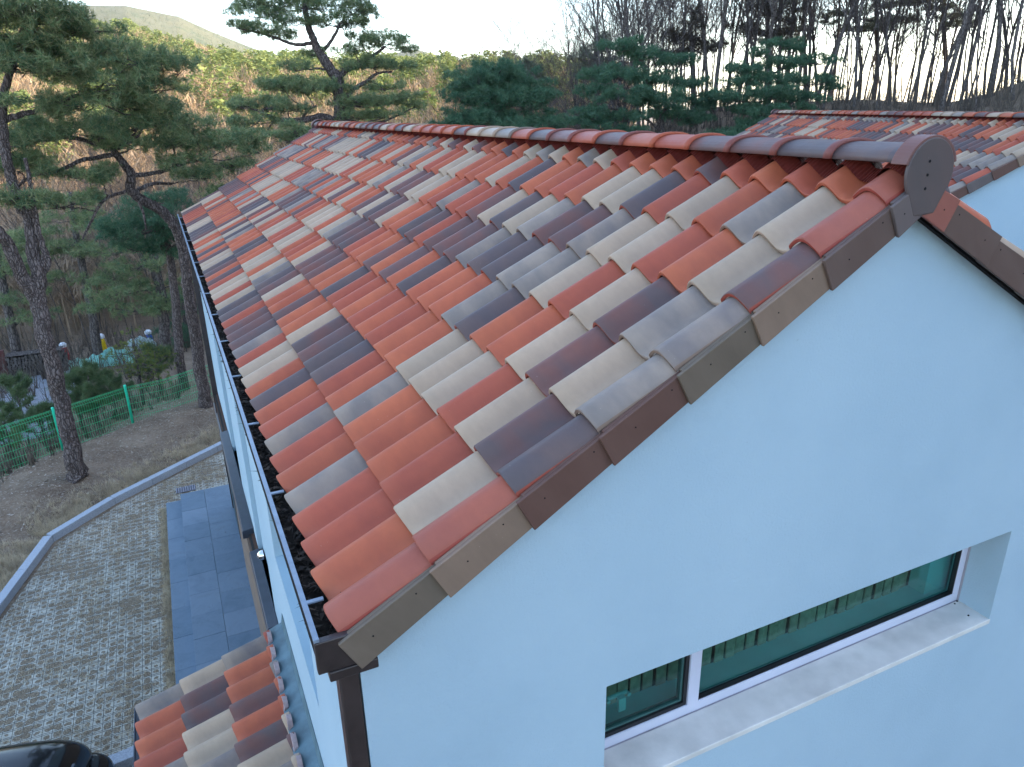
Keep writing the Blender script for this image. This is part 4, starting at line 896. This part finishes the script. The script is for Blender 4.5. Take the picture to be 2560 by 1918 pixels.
for k in range(95):
    az = 33+(59.5-33)*((k+rw.random())/95); r = rw.choice([44, 46, 50, 54, 60, 66, 72])+rw.uniform(-2, 2); x, y = azr(az, r)
    pc = rw.choice([0, 1, 2, 2, 3, 4, 0, 5]); kn = ['forked', 'slender', 'stout', 'twiggy', 'straight', 'thin'][pc]
    wh = 'just right of the layered dark pine' if az < 44 else 'above the far half of the second roof' if az < 49 else 'above the middle of the second roof' if az < 53 else 'above the near ridge tiles of the second roof' if az < 56.5 else 'in the upper right corner'
    if az < 37.5: wh = 'behind the layered dark pine'
    put(pc, x, y, rw.uniform(0, 6.28), rw.uniform(.8, 1.15), kn+' leafless tree '+wh+(', nearer' if r < 52 else ', farther'), 'leafless trees on the right-hand ridge', (rw.uniform(-.1, .1), rw.uniform(-.1, .1)))
for k in range(46):
    az = 35+(59.5-35)*((k+rw.random())/46); r = rw.uniform(48, 78); x, y = azr(az, r); pc = rw.choice([1, 3, 5])
    wh = 'behind the layered dark pine' if az < 41 else 'above the far end of the second roof' if az < 47 else 'above the second roof centre' if az < 53 else 'toward the upper right corner'
    put(pc, x, y, rw.uniform(0, 6.28), rw.uniform(.7, 1.1), ['', 'slender', '', 'many-twigged', '', 'fine-twigged'][pc]+' pale leafless tree deep in the wood '+wh, 'leafless trees deep in the right-hand wood', (rw.uniform(-.12, .12), rw.uniform(-.12, .12)))
for k in range(40):
    az = 21+(34-21)*((k+rw.random())/40); r = rw.uniform(38, 60); x, y = azr(az, r)
    sc = rw.uniform(.5, .7)+(az-21)*.022
    pc = rw.choice([1, 3, 4, 5, 5, 0]); kn = ['forked', 'slender', 'stout', 'twiggy', 'straight', 'thin'][pc]
    wh = 'above the rounded dark pine' if az < 26 else 'between the rounded and the broad dark pine' if az < 29 else 'behind the broad dark pine'
    put(pc, x, y, rw.uniform(0, 6.28), sc, kn+' grey leafless tree '+wh+(', nearer' if r < 48 else ', farther'), 'thin leafless trees behind the dark pines', (rw.uniform(-.06, .06), rw.uniform(-.06, .06)))
for k in range(26):
    az = -9+(14+9)*((k+rw.random())/26); r = rw.uniform(29, 44); x, y = azr(az, r)
    pc = rw.choice([3, 5, 5]); wh = 'at the left edge behind the firewood' if az < -4 else 'behind the play posts' if az < 1 else 'beside the house corner' if az < 6 else 'beyond the far roof corner'
    put(pc, x, y, rw.uniform(0, 6.28), rw.uniform(.35, .6), ('twiggy' if pc == 3 else 'thin')+' small leafless tree '+wh+(', nearer' if r < 36 else ', farther'), 'small leafless trees beyond the fence', (rw.uniform(-.1, .1), rw.uniform(-.1, .1)))
# brownish conifers in the backlit wood
def conifer(px, top, base, d, w, label, seed, m=M_DRY):
    rg = random.Random(seed); n = 11; pads = []
    for k in range(n):
        t = (k+.5)/n; y = top+(base-top)*t; ww = w*(.15+.85*t**.8)
        pads.append((px+rg.uniform(-.7, .7)*ww*1830/(d+2), y, d+rg.uniform(-.5, .5), ww*rg.uniform(.45, .75), .28))
    pine('conifer', label, [[(px+4, base+90, d, .16), (px, base, d, .14), (px-2, top, d, .03)]], pads, m, .5, .22, .02, 'conifer', M_BARK2, None, seed, k=11)
conifer(1490, 70, 190, 34, 1.7, 'sparse brown-green conifer rising left of the broad dark pine', 51, M_NEEDLE_W)
conifer(1730, 15, 140, 34, 2.0, 'pointed brownish conifer behind the broad dark pine', 52)
conifer(1920, -90, 90, 36, 2.2, 'tall brown-leaved conifer behind the layered pine', 53)
conifer(2010, -60, 110, 40, 2.4, 'dark thin conifer just right of the layered pine top', 54, M_NEEDLE_W)
conifer(2190, -130, 80, 40, 3.0, 'dark ragged conifer above the middle of the second roof', 55, M_NEEDLE_W)
conifer(2360, -150, 70, 38, 3.0, 'dark conifer with heavy branches near the upper right corner', 56, M_NEEDLE_W)
conifer(1320, 150, 200, 36, 1.3, 'small brownish conifer top behind the rounded dark pine', 57, M_NEEDLE_W)

# --- the hillside wood, one mass
def forest():
    rng = np.random.default_rng(9)
    # pine crown prototype: layered star clusters of leaf faces, unit height 1
    def proto(n, kind):
        out = []
        for _ in range(n):
            if kind == 'pine':
                z = rng.uniform(.25, 1.0); rr = .36*(1.08-z)**.6*math.sqrt(rng.uniform(.15, 1)); a = rng.uniform(0, 6.28); c = np.array([math.cos(a)*rr, math.sin(a)*rr, z+rng.normal()*.02])
                s = .030; d = rng.normal(size=(3, 3))*s; d[:, 2] *= .55
                out.append(c+d)
            else:
                a = rng.uniform(0, 6.28); e_ = rng.uniform(-.2, 1.5); q_ = rng.uniform(.35, 1); c1 = np.array([math.cos(a)*math.cos(e_)*.36, math.sin(a)*math.cos(e_)*.36, math.sin(e_)*.42])*q_+[0, 0, .58]; c0 = c1*rng.uniform(.45, .8)+rng.normal(size=3)*.04; c0[2] = c1[2]-rng.uniform(.06, .2)
                sd_ = rng.normal(size=3)*.004; out.append(np.array([c0-sd_, c0+sd_, c1]))
        if kind != 'pine':
            for a in (0, 2.1): s_ = np.array([math.cos(a), math.sin(a), 0])*.012; out.append(np.array([-s_, s_, [0, 0, .75]]))
        return np.array(out)
    def scatter(name, kind, P, Hs, n, m, np_=4):
        pr = [proto(n, kind) for _ in range(np_)]; V = []
        for q in range(np_):
            idx = np.arange(q, len(P), np_)
            if not len(idx): continue
            a = rng.uniform(0, 6.28, len(idx)); c, s = np.cos(a), np.sin(a); T = pr[q][None]*Hs[idx][:, None, None, None]
            X = T[..., 0]*c[:, None, None]-T[..., 1]*s[:, None, None]; Y = T[..., 0]*s[:, None, None]+T[..., 1]*c[:, None, None]
            V.append((np.stack([X, Y, T[..., 2]], -1)+P[idx][:, None, None, :]).reshape(-1, 3))
        me = tri_mesh(name, np.concatenate(V)); o = link(name, me, None, m); tag(o, kind='stuff'); return o
    def pos(n, a0, a1, r0, r1, p=1.):
        a = np.radians(rng.uniform(a0, a1, n)); r = r0+(r1-r0)*rng.uniform(0, 1, n)**p; x = CAM[0]+np.sin(a)*r; y = CAM[1]+np.cos(a)*r; return np.stack([x, y, gz(x, y)-.1], -1), r, np.degrees(a)
    mp_ = leafmat('hillside_pine_foliage', (.16, .20, .06), (.23, .27, .085), (.12, .16, .05), .06)
    mt_ = leafmat('hillside_bare_twigs', (.33, .235, .145), (.44, .32, .19), (.26, .19, .12), .05, .1)
    mu_ = leafmat('far_pine_foliage', (.05, .07, .03), (.08, .10, .045), (.10, .09, .05), .01)
    P, r, az = pos(2600, -12, 33, 52, 300, .8); msk = (vnoise(P[:, 0], P[:, 1], 26, 3)+.35*smooth(110, 200, r)+.08) > rng.uniform(-.35, .3, len(P)); P1 = P[msk]
    P1 = P1[(r[msk] > 62)]; o = scatter('hillside_pines', 'pine', P1, rng.uniform(4, 7.5, len(P1)), 480, mp_)
    o['label'] = 'sunlit yellow-green pine wood covering the valley side'; o['category'] = 'woodland'
    P, r, az = pos(3800, -12, 34, 46, 290, .85); o = scatter('hillside_bare_wood', 'bare', P, rng.uniform(3.5, 7, len(P)), 190, mt_)
    o['label'] = 'sunlit tan leafless wood filling the valley side'; o['category'] = 'woodland'
    P, r, az = pos(520, -12, 12, 36, 62, 1.); o = scatter('valley_thicket', 'bare', P, rng.uniform(2.2, 5.5, len(P)), 190, leafmat('thicket_twigs', (.26, .19, .13), (.36, .26, .17), (.20, .15, .10), .3, .1))
    o['label'] = 'brown leafless thicket on the valley floor behind the fence'; o['category'] = 'thicket'
    P, r, az = pos(16000, -14, 30, 480, 1000, 1.); o = scatter('mountain_pines', 'pine', P, rng.uniform(3.5, 6, len(P)), 40, mu_)
    o['label'] = 'hazy wooded cover of the far mountain'; o['category'] = 'woodland'
    P, r, az = pos(5200, -14, 34, 300, 480, 1.); o = scatter('ridge_pines', 'pine', P, rng.uniform(6, 9, len(P)), 60, mp_)
    o['label'] = 'pine wood on the lower ridge before the far mountain'; o['category'] = 'woodland'
forest()
def scrub():
    rng = np.random.default_rng(12); V = []; 
    # bare brush beyond the bank edge and below the right-hand wood
    def brush(n, fx, h, nt):
        out = []
        for _ in range(n):
            x, y = fx(); z = float(gz(x, y)); k = nt; a = rng.uniform(0, 6.28, k); t = rng.uniform(.1, .5, k); L = h*rng.uniform(.4, 1, k)
            c0 = np.stack([x+rng.normal(size=k)*.05, y+rng.normal(size=k)*.05, np.full(k, z)], -1); d = np.stack([np.cos(a)*t, np.sin(a)*t, np.ones(k)], -1); c1 = c0+d*L[:, None]
            s = rng.normal(size=(k, 3))*.008; out.append(np.stack([c0-s, c0+s, c1], 1).reshape(-1, 3))
            m = c0+d*(L*rng.uniform(.3, .7, k))[:, None]; e = m+rng.normal(size=(k, 3))*.16*L[:, None]+[0, 0, .12]; out.append(np.stack([m-s*.6, m+s*.6, e], 1).reshape(-1, 3))
        return np.concatenate(out)
    def f1():
        t = rng.uniform(-.6, 1.35); d = rng.uniform(.7, 4.2); return -6.4+3.75*t-.735*d, 14.7+4.06*t+.678*d
    def f2():
        t = rng.uniform(-.5, 1.6); d = rng.uniform(5, 22); return -6.4+6*t-.735*d+rng.uniform(-3, 3), 14.7+6*t+.678*d
    def f3(): return azr(rng.uniform(20, 60), rng.uniform(30, 46))
    V = [brush(210, f1, .7, 9)]
    m1 = leafmat('brush_twigs', (.07, .055, .045), (.11, .09, .07), (.15, .12, .09), 1, 0)
    o = link('brush', tri_mesh('brush', np.concatenate(V)), None, m1); tag(o, 'tangled bare brush along the bank behind the fence', 'brush', kind='stuff')
    o = link('valley_brush', tri_mesh('valley_brush', np.concatenate([brush(900, f2, 1.3, 9)])), None, m1); tag(o, 'brown bare undergrowth in the shaded valley', 'brush', kind='stuff')
    o = link('ridge_brush', tri_mesh('ridge_brush', np.concatenate([brush(2200, f3, 1.5, 9)])), None, m1); tag(o, 'dark bare undergrowth on the shaded ridge behind the second roof', 'brush', kind='stuff')
    # dead grass blades along the kerb and over the pavers
    def blades(P, h, k, w=.006):
        n = len(P); a = rng.uniform(0, 6.28, (n, k)); ln = h[:, None]*rng.uniform(.5, 1.1, (n, k)); tl = rng.uniform(.3, 1.6, (n, k))
        c = P[:, None, :]+np.concatenate([rng.normal(size=(n, k, 2))*.025, np.zeros((n, k, 1))], -1); d = np.stack([np.cos(a)*tl, np.sin(a)*tl, np.ones_like(a)], -1); d /= np.linalg.norm(d, axis=-1, keepdims=True)
        s = np.stack([-np.sin(a), np.cos(a), 0*a], -1)*w/2; return np.stack([c-s, c+s, c+d*ln[..., None]], 2).reshape(-1, 3)
    P = []
    for a in range(len(CURB)-1):
        p, q = CURB[a], CURB[a+1]; L = np.hypot(*(q-p)); n = int(L*420); t = rng.uniform(0, 1, n); dn = np.array([-(q-p)[1], (q-p)[0]])/L
        off = .16+np.abs(rng.normal(size=n))*.38; xy = p+(q-p)*t[:, None]+dn*off[:, None]; P.append(xy)
    P = np.concatenate(P); x = rng.uniform(-9.5, -6.2, 3600); y = rng.uniform(6, 12.5, 3600); P = np.concatenate([P, np.stack([x, y], -1)[x < curb_side(x, y)-.1]])
    keep = vnoise(P[:, 0], P[:, 1], .45, 7)+.25 > rng.uniform(-.3, .5, len(P)); P = P[keep]
    P3 = np.concatenate([P, gz(P[:, 0], P[:, 1])[:, None]], 1); V = [blades(P3, rng.uniform(.09, .2, len(P3)), 14)]
    x = rng.uniform(-7.2, -3.7, 15000); y = rng.uniform(4.8, 14.8, 15000); ok = (x > curb_side(x, y)+.1); x, y = x[ok], y[ok]
    cell = (np.abs((x/.1175) % 1-.5) < .3) & (np.abs((y/.135) % 1-.5) < .3); keep = (cell | (vnoise(x, y, .5, 11) > .18)) & (vnoise(x, y, .9, 13) > -.38); x, y = x[keep], y[keep]
    P4 = np.stack([x, y, np.full(len(x), -7.197)], -1); V.append(blades(P4, rng.uniform(.02, .055, len(P4)), 7))
    x = rng.uniform(-3.80, -3.685, 1500); y = rng.uniform(4, 12.7, 1500); V.append(blades(np.stack([x, y, np.full(1500, -7.197)], -1), rng.uniform(.05, .12, 1500), 9))
    x = rng.uniform(-3.8, -2.5, 1100); y = rng.uniform(12.72, 15.0, 1100); k_ = (x > curb_side(x, y)+.1) & ~((np.abs(x+3.3) < .22) & (np.abs(y-13.4) < .14)) & (vnoise(x, y, .6, 5) > -.1)
    V.append(blades(np.stack([x[k_], y[k_], np.full(k_.sum(), -7.197)], -1), rng.uniform(.02, .07, k_.sum()), 9))
    o = link('dead_grass', tri_mesh('dead_grass', np.concatenate(V)), None, M_STRAW); tag(o, 'dry straw-coloured grass along the kerb and in the paver cells', 'grass', kind='stuff')
    # leaf litter
    n = 26000; x = rng.uniform(-9, -1.5, n); y = rng.uniform(9, 21, n); ok = (x < curb_side(x, y)-.12) & (edge_d(x, y) < 1.2); x, y = x[ok], y[ok]
    c = np.stack([x, y, gz(x, y)+.012], -1); s = rng.uniform(.008, .028, (len(c), 1, 1)); tri = rng.normal(size=(len(c), 3, 3))*s; tri[..., 2] *= .35
    o = link('leaf_litter', tri_mesh('leaf_litter', (c[:, None]+tri).reshape(-1, 3)), None, M_LITTER); tag(o, 'dry leaf litter and wood chips scattered over the bank', 'leaf litter', kind='stuff')
scrub()

# ------------------------------------------------------------------ lower yard: gravel, firewood, play things
def lower_yard():
    m = simple('pale_gravel', (.27, .28, .30), .95, .1, .35, 40, .6, .02); mb = MB()
    pts = [(-15, 20.5), (-8.5, 20.8), (-6.6, 22), (-6.3, 26.3), (-9.0, 27.3), (-15, 27.5)]
    xs = np.linspace(-15, -6.2, 24); ys = np.linspace(20, 28.6, 22); V = []; Fq = []
    for y in ys:
        for x in xs: V.append((x, y, float(gz(x, y))+.02))
    for a in range(len(ys)-1):
        for c in range(len(xs)-1):
            if ys[a] > 27.2: continue
            Fq.append((a*len(xs)+c, a*len(xs)+c+1, (a+1)*len(xs)+c+1, (a+1)*len(xs)+c))
    me = np_mesh('gravel_yard', V, Fq, True); me.materials.append(m); tag(link('gravel_yard', me), kind='structure')
    rr = random.Random(6); p0 = at_z(32, 948, -8.2); p1 = at_z(140, 948, -8.2); g_ = float(gz(p0[0], p0[1])); T = empty('firewood_stack', (p0[0], p0[1], g_)); tag(T, 'long stack of split firewood at the edge of the gravel yard', 'firewood')
    L = p1[0]-p0[0]; mb = MB()
    for row in range(9):
        x = 0
        while x < L*1.25:
            r = rr.uniform(.04, .065); z = .05+row*.085+rr.uniform(-.012, .012); n = rr.choice([4, 5, 6]); mb.tube([(x, rr.uniform(-.03, .03), z), (x, .4, z)], r, n); x += r*1.95
    mb.build('split_logs', simple('weathered_split_wood', (.10, .085, .075), .9, .1, .6, 5), T)
    mb = MB(); mb.box((-.05, -.05, .83), (L*1.2, .45, .85)); mb.build('bark_cover', M_BARK2, T)
    def post(px, py, top, d, col, label):
        b = at(px, py, d); t = at(px-2, top, d); g_ = float(gz(b[0], b[1])); T = empty('play_post', (b[0], b[1], g_)); tag(T, label, 'play post', 'coloured play posts')
        h = t[2]-g_; r = .105; mb = MB(); mb.tube([(0, 0, -.1), (0, 0, h*.3), (-.01, 0, h*.65), (-.03, 0, h-.1)], [r, r*1.02, r*.98, r], 14); mb.build('column', simple('painted_'+label.split()[0], col, .4, .4, .08), T, True)
        mb = MB(); mb.tube([(-.03, 0, h-.1), (-.03, 0, h), (-.03, 0, h+.06)], [r*1.25, r*1.25, r*.7], 14); mb.build('cap', simple('white_cap', (.75, .76, .78), .5), T)
    post(54, 905, 884, 28, (.01, .12, .55), 'blue padded play post with a white cap above the firewood stack')
    post(166, 890, 860, 29, (.5, .02, .03), 'red padded play post with a white cap beyond the leaning pine')
    post(262, 878, 838, 29, (.75, .5, .01), 'yellow padded play post with a white cap behind the slender pine')
    post(377, 855, 828, 30, (.01, .12, .6), 'blue padded play post nearest the house, half behind a pine')
    def tarp(px, py, d, w, h, col, label, seed):
        b = at(px, py, d); g_ = float(gz(b[0], b[1])); T = empty('tarpaulin', (b[0], b[1], g_)); tag(T, label, 'tarpaulin'); rg = np.random.default_rng(seed); n = 26
        u = np.linspace(-1, 1, n); U, Vv = np.meshgrid(u, u); hgt = h*(np.clip(1-U**2, 0, 1)**.6)*(np.clip(1-Vv**2, 0, 1)**.5)+.06*np.sin(U*9+Vv*4)*(1-U**2)+.05*np.sin(Vv*11-U*5)*(1-Vv**2)
        P = np.stack([U*w, Vv*w*.6, hgt+.02], -1).reshape(-1, 3); idx = np.arange(n*n).reshape(n, n); Fq = np.stack([idx[:-1, :-1], idx[:-1, 1:], idx[1:, 1:], idx[1:, :-1]], -1).reshape(-1, 4)
        link('sheet', np_mesh('sheet', P, Fq, True), T, simple('tarp_cloth', col, .5, .3, .15, 3))
        mb = MB(); mb.tube([(-w, -.1, .1), (w, .0, h*.3)], .012, 5); mb.build('rope', M_FRAME, T)
    tarp(278, 905, 27, .8, .5, (.22, .52, .42), 'pale green tarpaulin draped over a heap below the yellow post', 1)
    tarp(190, 895, 27.5, .5, .2, (.28, .52, .40), 'smaller rumpled green tarpaulin beside the red post', 2)
    tarp(355, 885, 29.5, .6, .4, (.40, .50, .46), 'faded grey-green sheet at the foot of the far blue post', 3)
    b = at_z(16, 945, -8.2); T = empty('timber_gate', (b[0], b[1], float(gz(b[0], b[1])))); tag(T, 'dark red-brown timber gate at the left end of the firewood', 'gate'); m = simple('dark_red_timber', (.10, .03, .025), .7)
    mb = MB(); mb.box((.0, -.06, -.1), (.13, .06, 1.05)); mb.build('gate_post', m, T)
    mb = MB(); mb.box((-1.4, -.03, .8), (-.01, .03, .92)); mb.box((-1.4, -.03, .2), (-.01, .03, .32))
    for k in range(6): mb.box((-1.35+k*.24, .031, .1), (-1.23+k*.24, .05, 1.0))
    mb.build('gate_leaf', m, T)
lower_yard()

# ------------------------------------------------------------------ air
hz = MB(); hz.box((-2720, -2700, -110), (2720, 2700, 135)); hm = bpy.data.materials.new('thin_air'); hm.use_nodes = True
hn = hm.node_tree; hn.nodes.clear(); ho = hn.nodes.new('ShaderNodeOutputMaterial'); hv = hn.nodes.new('ShaderNodeVolumePrincipled')
hv.inputs['Color'].default_value = (.85, .92, 1, 1); hv.inputs['Density'].default_value = .00016; hv.inputs['Anisotropy'].default_value = .2
hn.links.new(hv.outputs[0], ho.inputs['Volume'])
tag(hz.build('haze', hm), 'thin pale air between the camera and the far mountain', 'haze', kind='stuff')
